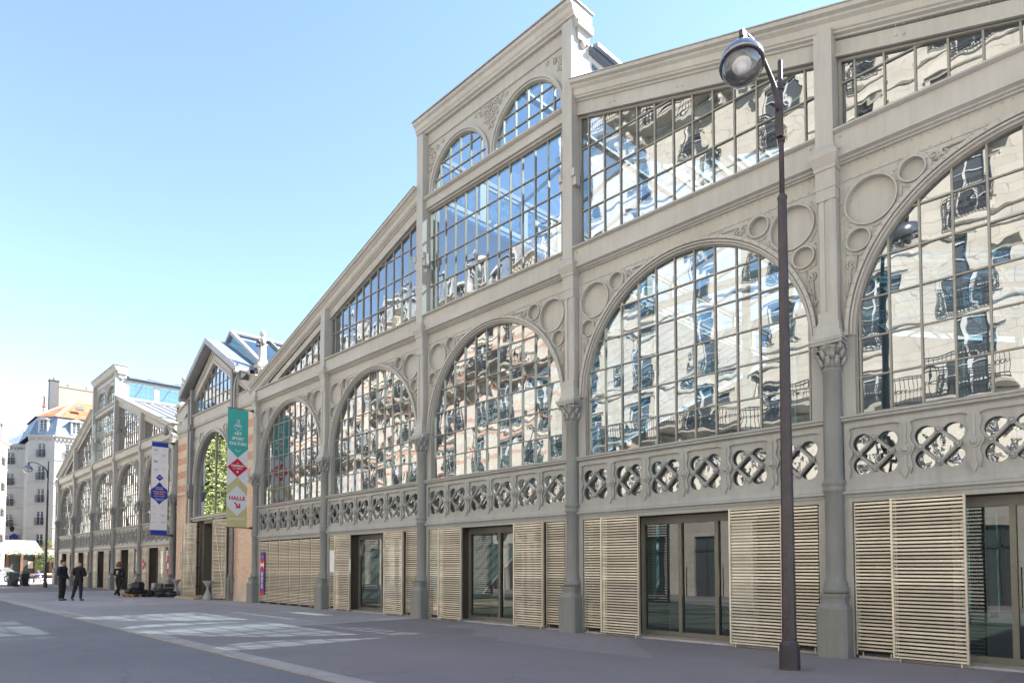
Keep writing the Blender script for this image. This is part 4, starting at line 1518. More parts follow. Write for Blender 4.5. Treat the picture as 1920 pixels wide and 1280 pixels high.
# ---------------- pinnacles between roofs: each its own casting on the corner pillar
def pinnacle_mb():
    m = MB()
    m.box(-.30, .30, -.30, .30, -1.2, .0)
    m.box(-.36, .36, -.36, .36, .0, .09)
    m.box(-.27, .27, -.27, .27, .09, .46)
    for s in (-1, 1):
        m.ring(0, .27, .12, .17, -.31, -.27, n=16)
        m.tube([(s * .31, -.15, .10), (s * .37, -.15, .2), (s * .31, -.15, .42)], .05, 6)
        m.tube([(s * .31, .15, .10), (s * .37, .15, .2), (s * .31, .15, .42)], .05, 6)
    for k in range(4):
        m.ball((-.2 + .133 * k, -.285, .50), .05, 6, 4)
        m.ball((.285, -.2 + .133 * k, .50), .05, 6, 4)
    m.frustum(-.30, .30, -.30, .30, .46, -.35, .35, -.35, .35, .60)
    m.frustum(-.35, .35, -.35, .35, .60, -.19, .19, -.19, .19, .72)
    m.frustum(-.19, .19, -.19, .19, .72, -.135, .135, -.135, .135, .95)
    m.box(-.13, .13, -.13, .13, .95, 1.55)
    for s in (-1, 1):
        m.box(s * .05 - .02 if s < 0 else .03, s * .05 + .02 if s > 0 else -.03, -.15, -.13, 1.0, 1.5)
    m.lathe([(.13, 1.55), (.17, 1.58), (.17, 1.63), (.12, 1.66), (.13, 1.72), (.17, 1.80), (.13, 1.86), (.08, 1.90), (.09, 1.94), (.14, 2.02), (.14, 2.08), (.10, 2.18), (.03, 2.26)], 0, 0, 12)
    return m
pinm = None
for i, x in enumerate((-29.3, -39.6)):
    if pinm is None:
        pinm = pinnacle_mb().build('pinnacle', PALE, hall)
    else:
        pinm = pinm.copy(); COL.objects.link(pinm)
    pinm.location = (x, .75, 9.9)
# far left corner pier of the hall
m = MB()
m.box(-68.5, -67.95, -.30, .25, 0, 1.35)
m.box(-68.45, -68.0, -.22, .25, 1.35, 8.4)
m.box(-68.5, -67.95, -.26, .25, 5.1, 5.35)
m.box(-68.5, -67.95, -.28, .25, 8.4, 8.9)
m.build('corner_pier', PAINTL, hall, (-68.2, 0, 0))
# ================================================================== ground
def ground(name, mat, x0, x1, y0, y1, z, th=0):
    m = MB()
    if th: m.box(x0, x1, y0, y1, z - th, z)
    else: m.add([(x0, y0, z), (x1, y0, z), (x1, y1, z), (x0, y1, z)], [(0, 1, 2, 3)])
    o = m.build(name, mat, None, ((x0 + x1) / 2, (y0 + y1) / 2, z))
    o['kind'] = 'structure'
    return o
ground('ground', ASPH, -900, 900, -900, 900, -.16)
ground('road', ASPH, -400, 60, -14.4, -7.40, -.02)
ground('sidewalk', SIDE, -71.5, 14, -7.10, .45, -.0, .15)
ground('plaza_paving', PLAZA, -47.7, -16.0, -7.10, -.0, .004)
def kerb(x0, x1, y0, y1, z, name='kerb'):
    m = MB()
    x = x0
    while x < x1:
        L = rnd.uniform(.9, 1.3)
        m.box(x + .004, min(x + L, x1) - .004, y0 + rnd.uniform(-.006, .006), y1, -.16, z + rnd.uniform(-.004, .006))
        x += L
    o = m.build(name, GRAN, None, ((x0 + x1) / 2, y0, 0)); o['kind'] = 'structure'
kerb(-71.5, 14, -7.42, -7.10, .004)
m = MB(); m.box(-200, 40, -18.5, -14.7, -.14, 0)
o = m.build('opposite_sidewalk', SIDE, None, (0, -16, 0)); o['kind'] = 'structure'
kerb(-120, 30, -14.7, -14.4, .004)
ground('cross_street', PLAZA, -118, -71.6, -40, 60, -.09)
ground('hall_footing_strip', SIDE, -71.5, 14, .45, 30, -.06)

# ================================================================== town houses
def window_proto(w, h, trim, kind='casement', shutters=None, rail=True):
    """frame mesh + pane + optional louvre shutters and railing; centred on x, sill at z=0, wall plane y=0"""
    fr = MB()
    fr.box(-w / 2, -w / 2 + .07, .10, .18, 0, h); fr.box(w / 2 - .07, w / 2, .10, .18, 0, h)
    fr.box(-w / 2 + .07, w / 2 - .07, .10, .18, h - .07, h); fr.box(-w / 2 + .07, w / 2 - .07, .10, .18, 0, .09)
    fr.box(-.055, .055, .08, .17, .09, h - .07)
    for z in (.36, .62, .86):
        fr.box(-w / 2 + .07, w / 2 - .07, .12, .16, h * z - .018, h * z + .018)
    return fr
WPROTO = {}
def get_window(root, w, h, trim, shut, rail, parent):
    key = (w, h, trim.name, shut, rail)
    if key not in WPROTO:
        fo = window_proto(w, h, trim).build('window', trim, parent)
        g = MB(); g.add([(-w / 2, .16, 0), (w / 2, .16, 0), (w / 2, .16, h), (-w / 2, .16, h)], [(0, 1, 2, 3)])
        g.build('pane', WINGL, fo, recalc=False)
        if rnd.random() < 2:
            c = MB()
            for s in (-1, 1):
                a, b = sorted((s * w * .48, s * w * .20))
                c.box(a, b, .20, .22, 0.1, h)
            c.build('curtain', TRIMW, fo)
        if shut:
            c = MB()
            for s in (-1, 1):
                a, b = sorted((s * (w / 2 + .02), s * (w / 2 + .02 + w * .48)))
                c.box(a, b, -.05, -.015, 0, h)
                n = int(h / .09)
                for k in range(n):
                    c.box(a + .04, b - .04, -.07, -.05, .04 + k * h / n, .04 + k * h / n + .045)
            c.build('window_shutter', TRIMW, fo)
        if rail:
            c = MB()
            x0, x1 = -w / 2 - .12, w / 2 + .12
            for z in (.02, .12, .85, .95):
                c.box(x0, x1, -.16, -.13, z, z + .03)
            n = int((x1 - x0) / .13)
            for k in range(n + 1):
                x = x0 + (x1 - x0) * k / n
                c.box(x - .01, x + .01, -.155, -.135, .03, .95)
                if k < n:
                    c.ring(x + .065, .48, .04, .058, -.155, -.135, n=10)
                    c.bar((x, -.145, .15), (x + .13, -.145, .36), .014)
                    c.bar((x + .13, -.145, .60), (x, -.145, .82), .014)
            c.build('window_railing', IRON, fo)
        WPROTO[key] = (fo, [o for o in COL.objects if o.parent == fo])
        return fo
    fo0, kids = WPROTO[key]
    c = fo0.copy(); COL.objects.link(c); c.parent = parent
    for k in kids:
        d = k.copy(); COL.objects.link(d); d.parent = c
    return c
def facade(root, ox, oy, ang, W, floors, nb, wall, trim, ww=1.1, shut=False, rail=True, string=True, ground_h=4.2, shop=None, thick=.35, balconies=(), surround=False, nowin=(), margin=None):
    """floors: list of (sill z, window height). Front plane through (ox,oy) running along angle, outward normal to its right"""
    M = Matrix.Translation((ox, oy, 0)) @ Matrix.Rotation(ang, 4, 'Z')
    m = MB(M)
    H = floors[-1][0] + floors[-1][1] + .9
    mg = margin if margin is not None else W / nb * .5
    step = (W - 2 * mg) / max(1, nb - 1)
    xs = [mg + step * i for i in range(nb)]
    # wall in strips: piers and spandrels
    edges = [0] + sum([[x - ww / 2, x + ww / 2] for x in xs], []) + [W]
    for i in range(0, len(edges), 2):
        m.box(edges[i], edges[i + 1], 0, thick, 0, H)
    for x in xs:
        z = 0
        for (s, h) in ([(0.0, 3.1)] if shop else []) + list(floors):
            if s > z:
                m.box(x - ww / 2, x + ww / 2, 0, thick, z, s)
            z = s + h
        m.box(x - ww / 2, x + ww / 2, 0, thick, z, H)
    m.build('wall', wall, root)
    t = MB(M)
    if string:
        for (s, h) in floors:
            sc_ = MB(M); sc_.sweep([(.05, 0), (-.05, 0), (-.09, .06), (-.09, .12), (.05, .14)], (0, s - .42), (W, s - .42)); sc_.build('string_course', wall, root)
    t.sweep([(.3, 0), (-.05, 0), (-.10, .12), (-.25, .20), (-.25, .26), (-.38, .34), (-.40, .44), (.3, .5)], (-.0, H - .30), (W, H - .30))
    nb_d = int(W / .45)
    for k in range(nb_d):
        t.box(.1 + k * W / nb_d, .26 + k * W / nb_d, -.24, 0, H - .46, H - .26)
    if surround:
        for x in xs:
            for (s, h) in floors:
                for q in (-1, 1):
                    a, b = sorted((x + q * ww / 2, x + q * (ww / 2 + .2)))
                    t.box(a, b, -.05, .05, s, s + h)
                t.sweep([(.05, 0), (-.06, 0), (-.10, .10), (-.16, .14), (-.16, .20), (.05, .24)], (x - ww / 2 - .25, s + h), (x + ww / 2 + .25, s + h))
                t.box(x - .12, x + .12, -.12, .05, s + h - .02, s + h + .02)
    t.build('cornice', wall if not isinstance(wall, list) else wall[0], root)
    bk = MB(M); bk.box(.1, W - .1, thick + .25, thick + .3, 0, H)
    bk.build('room_dark', ROOFIN, root)
    for j, (s, h) in enumerate(floors):
        for i, x in enumerate(xs):
            if (j, i) in nowin: continue
            o = get_window(root, ww, h, trim, shut, rail, root)
            p = M @ Vector((x, 0, s))
            o.location = p; o.rotation_euler = (0, 0, ang)
    for j in balconies:
        s, h = floors[j]
        b = MB(M)
        b.sweep([(.05, 0), (-.45, .06), (-.75, .12), (-.78, .22), (.05, .22)], (.3, s - .24), (W - .3, s - .24))
        for x in xs:
            for q in (-1, 1):
                b.box(x + q * .75 - .12, x + q * .75 + .12, -.55, 0, s - .75, s - .20)
                b.ball((x + q * .75, -.50, s - .55), .16, 6, 5)
        b.build('balcony_slab', wall, root)
        r = MB(M)
        for z in (.03, .16, .88, .98):
            r.box(.35, W - .35, -.72, -.68, s + z, s + z + .035)
        n = int((W - .7) / .16)
        for k in range(n + 1):
            x = .35 + (W - .7) * k / n
            r.box(x - .01, x + .01, -.71, -.69, s + .03, s + .98)
            if k < n:
                r.ring(x + .08, s + .52, .05, .072, -.71, -.69, n=8)
        r.build('balcony_railing', IRON, root)
    return xs, H, M
def mansard(root, M, W, D, H, mat, nb, trim, h=2.9, inset=1.1, dormers=True, top=1.0, topmat=None):
    m = MB(M)
    m.add([(0, .15, H), (W, .15, H), (W, D, H), (0, D, H), (inset * .25, .15 + inset, H + h), (W - inset * .25, .15 + inset, H + h), (W - inset * .25, D - inset, H + h), (inset * .25, D - inset, H + h)],
          [(0, 1, 5, 4), (1, 2, 6, 5), (2, 3, 7, 6), (3, 0, 4, 7), (4, 5, 6, 7)])
    n = int(W / .55)
    for k in range(1, n):
        x = W * k / n
        m.bar((x, .13, H + .02), (x, .13 + inset, H + h), .03, .03)
    m.build('roof', mat, root)
    m = MB(M)
    m.add([(0, .15 + inset, H + h), (W, .15 + inset, H + h), (W, D - inset, H + h), (0, D - inset, H + h), (W * .04, D / 2, H + h + top), (W * .96, D / 2, H + h + top)],
          [(0, 1, 5, 4), (1, 2, 5), (2, 3, 4, 5), (3, 0, 4)])
    m.box(-.0, W, inset + .0, inset + .2, H + h - .05, H + h + .1)
    m.build('roof_top', topmat or mat, root)
    if dormers:
        for k in range(nb):
            x = W * (k + .5) / nb
            d = MB(M)
            d.box(x - .62, x - .45, .2, 1.2, H + .25, H + 2.2)
            d.box(x + .45, x + .62, .2, 1.2, H + .25, H + 2.2)
            d.box(x - .45, x + .45, .2, 1.2, H + .25, H + .45)
            d.prism([(x - .75, H + 2.2), (x + .75, H + 2.2), (x + .5, H + 2.42), (x, H + 2.55), (x - .5, H + 2.42)], .05, 1.3)
            do = d.build('dormer', trim, root)
            w_ = MB(M)
            w_.box(x - .45, x + .45, .36, .40, H + .45, H + 2.2)
            w_.build('dormer_pane', WINGL, do)
            w_ = MB(M)
            w_.box(x - .03, x + .03, .32, .36, H + .45, H + 2.2)
            for z in (1.0, 1.6): w_.box(x - .45, x + .45, .33, .36, H + z, H + z + .04)
            w_.build('dormer_frame', TRIMW, do)
def chimney(root, M, x0, x1, y0, y1, z0, z1, mat, pots=4):
    m = MB(M)
    m.box(x0, x1, y0, y1, z0, z1)
    m.box(x0 - .08, x1 + .08, y0 - .08, y1 + .08, z1, z1 + .15)
    o = m.build('chimney', mat, root)
    p = MB(M)
    for k in range(pots):
        t = (k + .5) / pots
        x = x0 + (x1 - x0) * t if (x1 - x0) > (y1 - y0) else (x0 + x1) / 2
        y = y0 + (y1 - y0) * t if (y1 - y0) >= (x1 - x0) else (y0 + y1) / 2
        p.lathe([(.13, z1 + .15), (.11, z1 + .55), (.14, z1 + .6)], x, y, 8)
    p.build('chimney_pots', pm('clay_pot', (.55, .25, .15), .8) if 'clay_pot' not in MATS else MATS['clay_pot'], o)

# the row across the street: it lights the shaded hall and shows in its glass
opp = [
    ('apartment_building', 'cream ashlar apartment house across the street, farthest right in the row, with full-width second-floor balcony', 40, 22, STONE, 7, False, (1,), True, 3.3, 8),
    ('apartment_building', 'cream stone house across the street whose white louvre shutters show in the rightmost glazing', 18, 22, STONE2, 7, True, (4, 6), True, 3.35, 8),
    ('apartment_building', 'cut stone house across the street, mirrored in the big right-hand arches', -4, 23, STONE, 6, False, (1, 4, 6), True, 3.5, 8),
    ('apartment_building', 'brick house with cream stone bands, mirrored in the arch under the lantern', -27, 21.5, STRIPE, 7, False, (0, 3), True, 3.2, 6),
    ('apartment_building', 'pale stone house with brick bands across the street, mirrored beside the teal banner', -48.5, 21.5, STRIPE, 6, True, (2,), True, 3.15, 6),
    ('apartment_building', 'low cream stone house across the street behind the trees', -70, 25, STONE2, 8, False, (2,), True, 3.3, 5),
    ('apartment_building', 'white plastered house across the street beyond the trees', -95, 33, PLASTB, 11, True, (), False, 3.2, 6),
    ('apartment_building', 'farthest white plastered house of the row across the street', -128, 40, PLASTB, 13, False, (), False, 3.2, 6),
]
for (nm, lab, x0, W, mat, nb, sh, bal, sur, fh, nf) in opp:
    r = thing(nm, lab, 'building', (x0, -18.2, 0), PI)
    floors = [(4.6 + fh * k, 2.3) for k in range(nf - 1)]
    xs, H, M = facade(r, 0, 0, 0, W, floors, nb, mat, TRIMW, 1.35, shut=sh, rail=True, balconies=bal, surround=sur, shop=True)
    sm = MB(); 
    for x in xs: sm.box(x - .66, x + .66, .15, .2, 0, 3.1); 
    sm.build('ground_floor_glass', WINGL, r)
    sm = MB()
    for x in xs: sm.box(x - .04, x + .04, .08, .15, 0, 3.1); sm.box(x - .66, x + .66, .08, .15, 2.3, 2.4)
    sm.build('ground_floor_joinery', DARKM, r)
    mansard(r, M, W, 12, H, SLATE, nb, TRIMW)
    chimney(r, M, -.3, .3, 2.5, 8, H, H + 5.2, PLASTER, 6)

# ---------------- houses closing the street at the far left
# corner house with terracotta roof: chamfer facing the camera, long side facing down the street
r = thing('corner_house', 'white corner house with orange clay tile roof and blue-grey mansard, tallest behind the hall', 'building', (0, 0, 0))
a1 = math.atan2(-(3.9 - 6.2), -(109.8 - 107.6))
p0 = (-109.6, 3.6); p1 = (-107.4, 6.2)
def wall_between(root, p0, p1, **k):
    ang = math.atan2(p1[1] - p0[1], p1[0] - p0[0])
    W = math.hypot(p1[0] - p0[0], p1[1] - p0[1])
    return facade(root, p0[0], p0[1], ang, W, **k)
fl = [(4.0 + 3.05 * k, 1.9) for k in range(5)]
wall_between(r, p0, p1, floors=fl, nb=1, wall=PLASTER, trim=TRIMW, ww=.95)
wall_between(r, p1, (-107.0, 30), floors=fl, nb=7, wall=PLASTER, trim=TRIMW, ww=1.05)
m = MB(); m.box(-118, -110.2, 4.2, 4.6, 0, 19); m.build('side_wall', PLASTER, r)
Mi = Matrix.Identity(4)
base = [(-109.6, 3.6), (-107.3, 6.2), (-107.0, 30), (-118, 30), (-118, 3.6)]
m = MB()
H = 19.15
ins = [(-109.5, 4.6), (-108.1, 6.6), (-107.9, 29), (-117, 29), (-117, 4.6)]
m.add([(x, y, H) for x, y in base] + [(x, y, H + 2.7) for x, y in ins], [(i, (i + 1) % 5, 5 + (i + 1) % 5, 5 + i) for i in range(5)] + [(5, 6, 7, 8, 9)])
m.build('mansard_roof', SLATE, r)
m = MB()
top = [(-109.8, 4.3), (-107.9, 6.4), (-107.7, 29.2), (-117.2, 29.2), (-117.2, 4.3)]
m.add([(x, y, H + 2.7) for x, y in top] + [(-113.2, 9.6, H + 6.3), (-113.2, 26, H + 6.3)], [(0, 1, 5), (1, 2, 6, 5), (2, 3, 6), (3, 4, 5, 6), (4, 0, 5)])
m.build('tile_roof', TILE, r)
m = MB(); m.bar((-107.9, 6.4, H + 2.74), (-113.2, 9.6, H + 6.34), .28, .16); m.bar((-109.8, 4.3, H + 2.74), (-113.2, 9.6, H + 6.34), .2, .14)
m.build('ridge_tiles', pm('lime_mortar', (.72, .55, .42), .8), r)
m = MB(); m.box(-109.8, -107.1, 12.0, 12.9, H + 4.0, H + 4.6); 
def dormer(root, x, y, z, ang, w=1.25, h=1.75):
    M = Matrix.Translation((x, y, z)) @ Matrix.Rotation(ang, 4, 'Z')
    d = MB(M)
    d.box(-w / 2, -w / 2 + .16, 0, 1.2, 0, h); d.box(w / 2 - .16, w / 2, 0, 1.2, 0, h); d.box(-w / 2 + .16, w / 2 - .16, 0, 1.2, 0, .15)
    d.prism([(-w / 2 - .2, h), (w / 2 + .2, h), (w / 2 * .5, h + .32), (0, h + .42), (-w / 2 * .5, h + .32)], -.15, 1.3)
    o = d.build('dormer', PALE, root)
    g = MB(M); g.box(-w / 2 + .16, w / 2 - .16, .16, .20, .15, h); g.build('dormer_pane', WINGL, o)
    g = MB(M); g.box(-.05, .05, .10, .16, .15, h); g.box(-w / 2 + .16, -w / 2 + .24, .10, .16, .15, h); g.box(w / 2 - .24, w / 2 - .16, .10, .16, .15, h)
    for q in (.45, .8, 1.15): g.box(-w / 2 + .16, w / 2 - .16, .11, .15, .15 + q, .19 + q)
    g.build('dormer_frame', TRIMW, o)
dormer(r, -108.55, 5.0, H + .35, math.atan2(2.6, 2.2))
for yy in (8.6, 12.8, 17):
    dormer(r, -107.3, yy, H + .35, PI / 2)
chimney(r, Mi, -113.6, -112.6, 6.3, 7.4, H + 2.7, H + 8.6, pm('soot_render', (.13, .125, .13), .9), 1)
chimney(r, Mi, -113.3, -112.7, 7.4, 16.5, H + 4, H + 7.9, pm('chimney_render', (.33, .30, .25), .9), 4)
m = MB(); m.bar((-108.9, 9.3, H + 4.2), (-109.6, 9.3, H + 4.7), 1.0, .12); m.build('skylight', ZINCD, r)
m = MB(); m.tube([(-110.6, 5.4, H + 2.5), (-110.6, 5.4, H + 4.3)], .18, 8); m.lathe([(.3, H + 4.3), (.3, H + 4.4)], -110.6, 5.4, 8); m.lathe([(.14, H + 4.4), (.10, H + 5.6), (.3, H + 5.7)], -110.6, 5.4, 8); m.build('flue', pm('flue_clay', (.5, .22, .15), .8), r)
# fading wall lettering on the side facing down the street, small open window blind
m = MB(); m.box(-107.0 - .25, -106.9, 9.4, 10.4, 16.1, 17.3); m.build('window_blind', pm('ochre_blind', (.75, .45, .12), .7), r)

r = thing('town_house', 'narrow white five-storey house with grey hipped roof, left of the tile-roofed corner house', 'building', (0, 0, 0))
q0 = (-118.9, 1.2); q1 = (-116.4, 4.4)
fl = [(4.2 + 2.95 * k, 1.75) for k in range(5)]
wall_between(r, q0, q1, floors=fl, nb=1, wall=PLASTER, trim=TRIMW, ww=1.15, margin=1.9)
wall_between(r, q1, (-119.2, 7.6), floors=fl, nb=1, wall=PLASTW, trim=TRIMW, ww=.9)
m = MB(); m.box(-128, -119, .8, 1.1, 0, 18.3); m.box(-128, -119.4, 1.1, 8, 0, 18.3); m.build('side_wall', PLASTER, r)
m = MB()
H = 18.25
b = [(-128, .2), (-118.9, .9), (-116.1, 4.4), (-119.2, 8), (-128, 8)]
m.add([(x, y, H) for x, y in b] + [(-123.5, 1.6, H + 4.6), (-122.5, 5.0, H + 3.4), (-128, 3, H + 5)], [(0, 1, 5, 7), (1, 2, 6, 5), (2, 3, 6), (3, 4, 7, 5, 6)])
m.bar((-118.9, .9, H + .05), (-123.5, 1.6, H + 4.65), .25, .15); m.bar((-116.1, 4.4, H + .05), (-122.5, 5.0, H + 3.45), .2, .12)
m.build('roof', SLATE, r)
dormer(r, -117.6, 5.9, H + .1, math.atan2(3.2, -2.8), 1.1, 1.6)

r = thing('town_house', 'bright pinkish-white house cut off by the left edge of the photo', 'building', (0, 0, 0))
e0 = (-73.0, -11.0); e1 = (-99.0, .08)
ang = math.atan2(e1[1] - e0[1], e1[0] - e0[0])
W = math.hypot(e1[0] - e0[0], e1[1] - e0[1])
# the face looks towards the square: its front runs from the far corner back to the near one
xs, Hh, M = facade(r, e1[0], e1[1], math.atan2(e0[1] - e1[1], e0[0] - e1[0]) + PI, W, [(4.3 + 3.0 * k, 1.8) for k in range(4)], 9, PLASTW, TRIMW, 1.0, shop=True) if False else facade(r, e0[0], e0[1], ang, W, [(4.3 + 3.0 * k, 1.8) for k in range(4)], 9, PLASTW, TRIMW, 1.0, shop=True)
sm = MB(M)
for x in xs: sm.box(x - .5, x + .5, .15, .2, 0, 3.1)
sm.build('ground_floor_glass', WINGL, r)
sm = MB(M)
for x in xs: sm.box(x - .04, x + .04, .08, .15, 0, 3.1); sm.box(x - .5, x + .5, .08, .15, 2.3, 2.42); sm.box(x - .5, x + .5, .08, .15, 0, .5)
sm.build('ground_floor_joinery', DARKM, r)
mansard(r, M, W, 12, Hh, SLATE, 9, TRIMW)
r = thing('distant_house', 'distant grey zinc-roofed block showing between the roofs at left', 'building', (0, 0, 0))
m = MB(); m.box(-175, -150, -12, 16, 0, 22); m.build('wall', PLASTER, r)
m = MB(); m.prism([(-176, 22), (-149.5, 22), (-155, 26), (-172, 26)], -12.5, 16.5); m.build('roof', SLATE, r)
m = MB(); m.box(-160, -159, -2, 14, 25.8, 27.4); m.build('parapet', PLASTER, r)
m = MB()
for k in range(12): m.lathe([(.25, 25.8), (.2, 26.9)], -152, -1 + 1.1 * k, 8)
m.build('chimney_pots', MATS['clay_pot'], r)
# ================================================================== banners on the hall
def cloth(name, col, rough=.8): return pm(name, col, rough, var=.06, vscale=3)
TEAL = cloth('banner_teal', (.055, .40, .36)); BWHITE = cloth('banner_white', (.74, .75, .78)); BRED = cloth('banner_red', (.58, .015, .055))
BGOLD = cloth('banner_gold', (.60, .52, .26)); BBLUE = cloth('banner_blue', (.012, .045, .36)); BNAVY = cloth('banner_navy', (.015, .03, .18)); BORANGE = cloth('banner_orange', (.8, .35, .06)); BPURP = cloth('banner_purple', (.11, .05, .30)); BGREY = cloth('banner_grey', (.33, .35, .42))
def banner_root(name, label, x, y0, y1, z0, z1, base):
    root = thing(name, label, 'banner', (x, (y0 + y1) / 2, z0), 0, None)
    O = Vector((x, (y0 + y1) / 2, z0))
    cyc = (y0 + y1) / 2; w = y1 - y0
    def wob(u, z): return .004 * math.sin(z * 1.3 + u * 1.5)
    def P(u, z, e=0): return (wob(u, z) + e, u, z - z0)
    m = MB()
    NU, NZ = 6, 40
    vs = []
    for i in range(NZ + 1):
        for j in range(NU + 1):
            u = -w / 2 + w * j / NU; z = z0 + (z1 - z0) * i / NZ
            vs.append(P(u, z, 0)); 
    n = len(vs)
    vs2 = [(x_ - .004, y_, z_) for x_, y_, z_ in vs]
    fs = []
    for i in range(NZ):
        for j in range(NU):
            a = i * (NU + 1) + j
            fs.append((a, a + 1, a + NU + 2, a + NU + 1)); fs.append((n + a, n + a + NU + 1, n + a + NU + 2, n + a + 1))
    m.add(vs + vs2, fs, True)
    m.build('cloth', base, root)
    for zz in (z0 - .02, z1 + .03):
        b = MB(); b.tube([(0, y1 - y0 + .30 - w / 2, zz - z0), (0, -w / 2 - .03, zz - z0)], .018, 8)
        b.lathe([(.09, 0), (.09, .02), (.03, .16), (.02, .2)], 0, 0, 8) if False else None
        b.tube([(0, w / 2 + .28, zz - z0), (0, w / 2 + .12, zz - z0), (0, w / 2 + .02, zz - z0)], [.085, .04, .02], 8)
        b.build('bracket_arm', DARKM, root)
    return root, P, w
def patch(root, P, polys, mat, name, e=.010):
    """flat figure printed on the cloth, cut into strips so it follows the folds"""
    m = MB()
    for poly in polys:
        z0 = min(z for u, z in poly); z1 = max(z for u, z in poly)
        n = max(1, int((z1 - z0) / .12))
        for k in range(n):
            a = z0 + (z1 - z0) * k / n; b = z0 + (z1 - z0) * (k + 1) / n
            q = clip_half(clip_half(poly, 0, 1, b), 0, -1, -a)
            if len(q) >= 3:
                m.add([P(u, z, e) for u, z in q], [tuple(range(len(q)))])
    return m.build(name, mat, root, recalc=False)
def btext(root, P, lines, mat, name, e=.016, sp=1.0):
    m = MB()
    for s, u, z, size, bold in lines:
        text_into(m, s, size, lambda a, b: P(u + a, z + b, e), bold=bold, space=sp)
    return m.build(name, mat, root, recalc=False)
root, P, w = banner_root('banner', 'tall teal, white and gold banner reading ART SPORT CULTURE and HALLE, beside the brick pier', -27.9, -1.27, -.42, 3.14, 8.04, BWHITE)
h = w / 2
patch(root, P, [[(-h, 6.42), (h, 6.42), (h, 8.04), (-h, 8.04)], [(-h, 6.42), (0, 6.02), (h, 6.42)]], TEAL, 'teal_field')
patch(root, P, [[(0, 5.22), (h, 5.61), (0, 6.0), (-h, 5.61)]], BRED, 'red_lozenge')
patch(root, P, [[(-h, 4.45), (0, 4.87), (0, 5.22), (-h, 4.80)], [(0, 4.87), (h, 4.45), (h, 4.80), (0, 5.22)],
                [(-h, 3.14), (0, 3.14), (0, 3.60), (-h, 4.02)], [(0, 3.14), (h, 3.14), (h, 4.02), (0, 3.60)]], BGOLD, 'gold_field')
btext(root, P, [('PARIS', 0, 7.34, .125, .003), ('ART', 0, 7.02, .165, .006), ('SPORT', 0, 6.81, .165, .006), ('CULTURE', 0, 6.60, .165, .006), ('LE', 0, 5.79, .06, .002), ('CARREAU', 0, 5.68, .12, .005), ('DU TEMPLE', 0, 5.565, .075, .002)], BWHITE, 'white_lettering')
btext(root, P, [('HALLE', 0, 4.33, .225, .006)], BRED, 'red_lettering', sp=1.05)
patch(root, P, [[(-.13, 4.14), (-.09, 4.18), (.07, 4.02), (.03, 3.98)], [(.14, 3.93), (.14, 4.12), (.085, 4.12), (.085, 3.93)], [(.14, 3.93), (.14, 3.985), (-.04, 3.985), (-.04, 3.93)]], BRED, 'arrow', .012)
patch(root, P, [[(0, 5.38), (.06, 5.43), (0, 5.48), (-.06, 5.43)], [(-.16, 7.24), (-.14, 7.25), (0, 7.14), (0, 7.12)], [(0, 7.12), (0, 7.14), (.14, 7.25), (.16, 7.24)],
                [(-.13, 6.36), (-.11, 6.37), (0, 6.27), (0, 6.25)], [(0, 6.25), (0, 6.27), (.11, 6.37), (.13, 6.36)], [(-.33, 3.49), (.33, 3.49), (.33, 3.51), (-.33, 3.51)], [(-.33, 3.45), (.33, 3.45), (.33, 3.465), (-.33, 3.465)]], BWHITE, 'white_marks', .012)
m = MB()
def ring2(m, P, cu, cz, r0, r1, a0=0, a1=2 * PI, e=.012, n=16):
    for k in range(n):
        t0 = a0 + (a1 - a0) * k / n; t1 = a0 + (a1 - a0) * (k + 1) / n
        m.add([P(cu + r0 * math.cos(t0), cz + r0 * math.sin(t0), e), P(cu + r1 * math.cos(t0), cz + r1 * math.sin(t0), e), P(cu + r1 * math.cos(t1), cz + r1 * math.sin(t1), e), P(cu + r0 * math.cos(t1), cz + r0 * math.sin(t1), e)], [(0, 1, 2, 3)])
ring2(m, P, 0, 7.54, .055, .075, -2.2, 2.6); ring2(m, P, .0, 7.53, .02, .035, 0, 4.5); ring2(m, P, -.01, 7.50, .09, .105, 3.5, 5.9)
m.build('ship_emblem', BWHITE, root, recalc=False)

root, P, w = banner_root('banner', 'pale banner with blue ends and blue lozenge reading FOOD TEMPLE PORTUGAL, on the far pavilion', -38.2, -1.22, -.42, 3.18, 8.03, BWHITE)
h = w / 2
patch(root, P, [[(-h, 7.80), (h, 7.80), (h, 8.03), (-h, 8.03)]], BBLUE, 'blue_band')
patch(root, P, [[(-h, 3.18), (h, 3.18), (h, 3.42), (-h, 3.42)]], BBLUE, 'blue_band')
loz = [(0, 4.76), (.20, 4.98), (h, 5.12), (h, 5.55), (.20, 5.70), (0, 5.95), (-.20, 5.70), (-h, 5.55), (-h, 5.12), (-.20, 4.98)]
patch(root, P, [loz, [(0, 6.0), (.19, 6.17), (0, 6.36), (-.19, 6.17)]], BBLUE, 'blue_lozenge')
btext(root, P, [('FOOD TEMPLE', 0, 5.43, .098, .003), ('PORTUGAL', 0, 5.32, .098, .003)], BORANGE, 'orange_lettering', .018)
btext(root, P, [('DU 22 AU', 0, 5.66, .07, .002), ('24 SEPTEMBRE', 0, 5.57, .062, .002), ('PRODUITS & BONNE', 0, 5.20, .055, .001), ('CUISINE, MUSIQUE', 0, 5.06, .055, .001), ('ART DE VIVRE', 0, 4.98, .05, .001), ('CARREAU', 0, 6.19, .05, .001)], BWHITE, 'white_lettering', .018)
m = MB()
rr = random.Random(3)
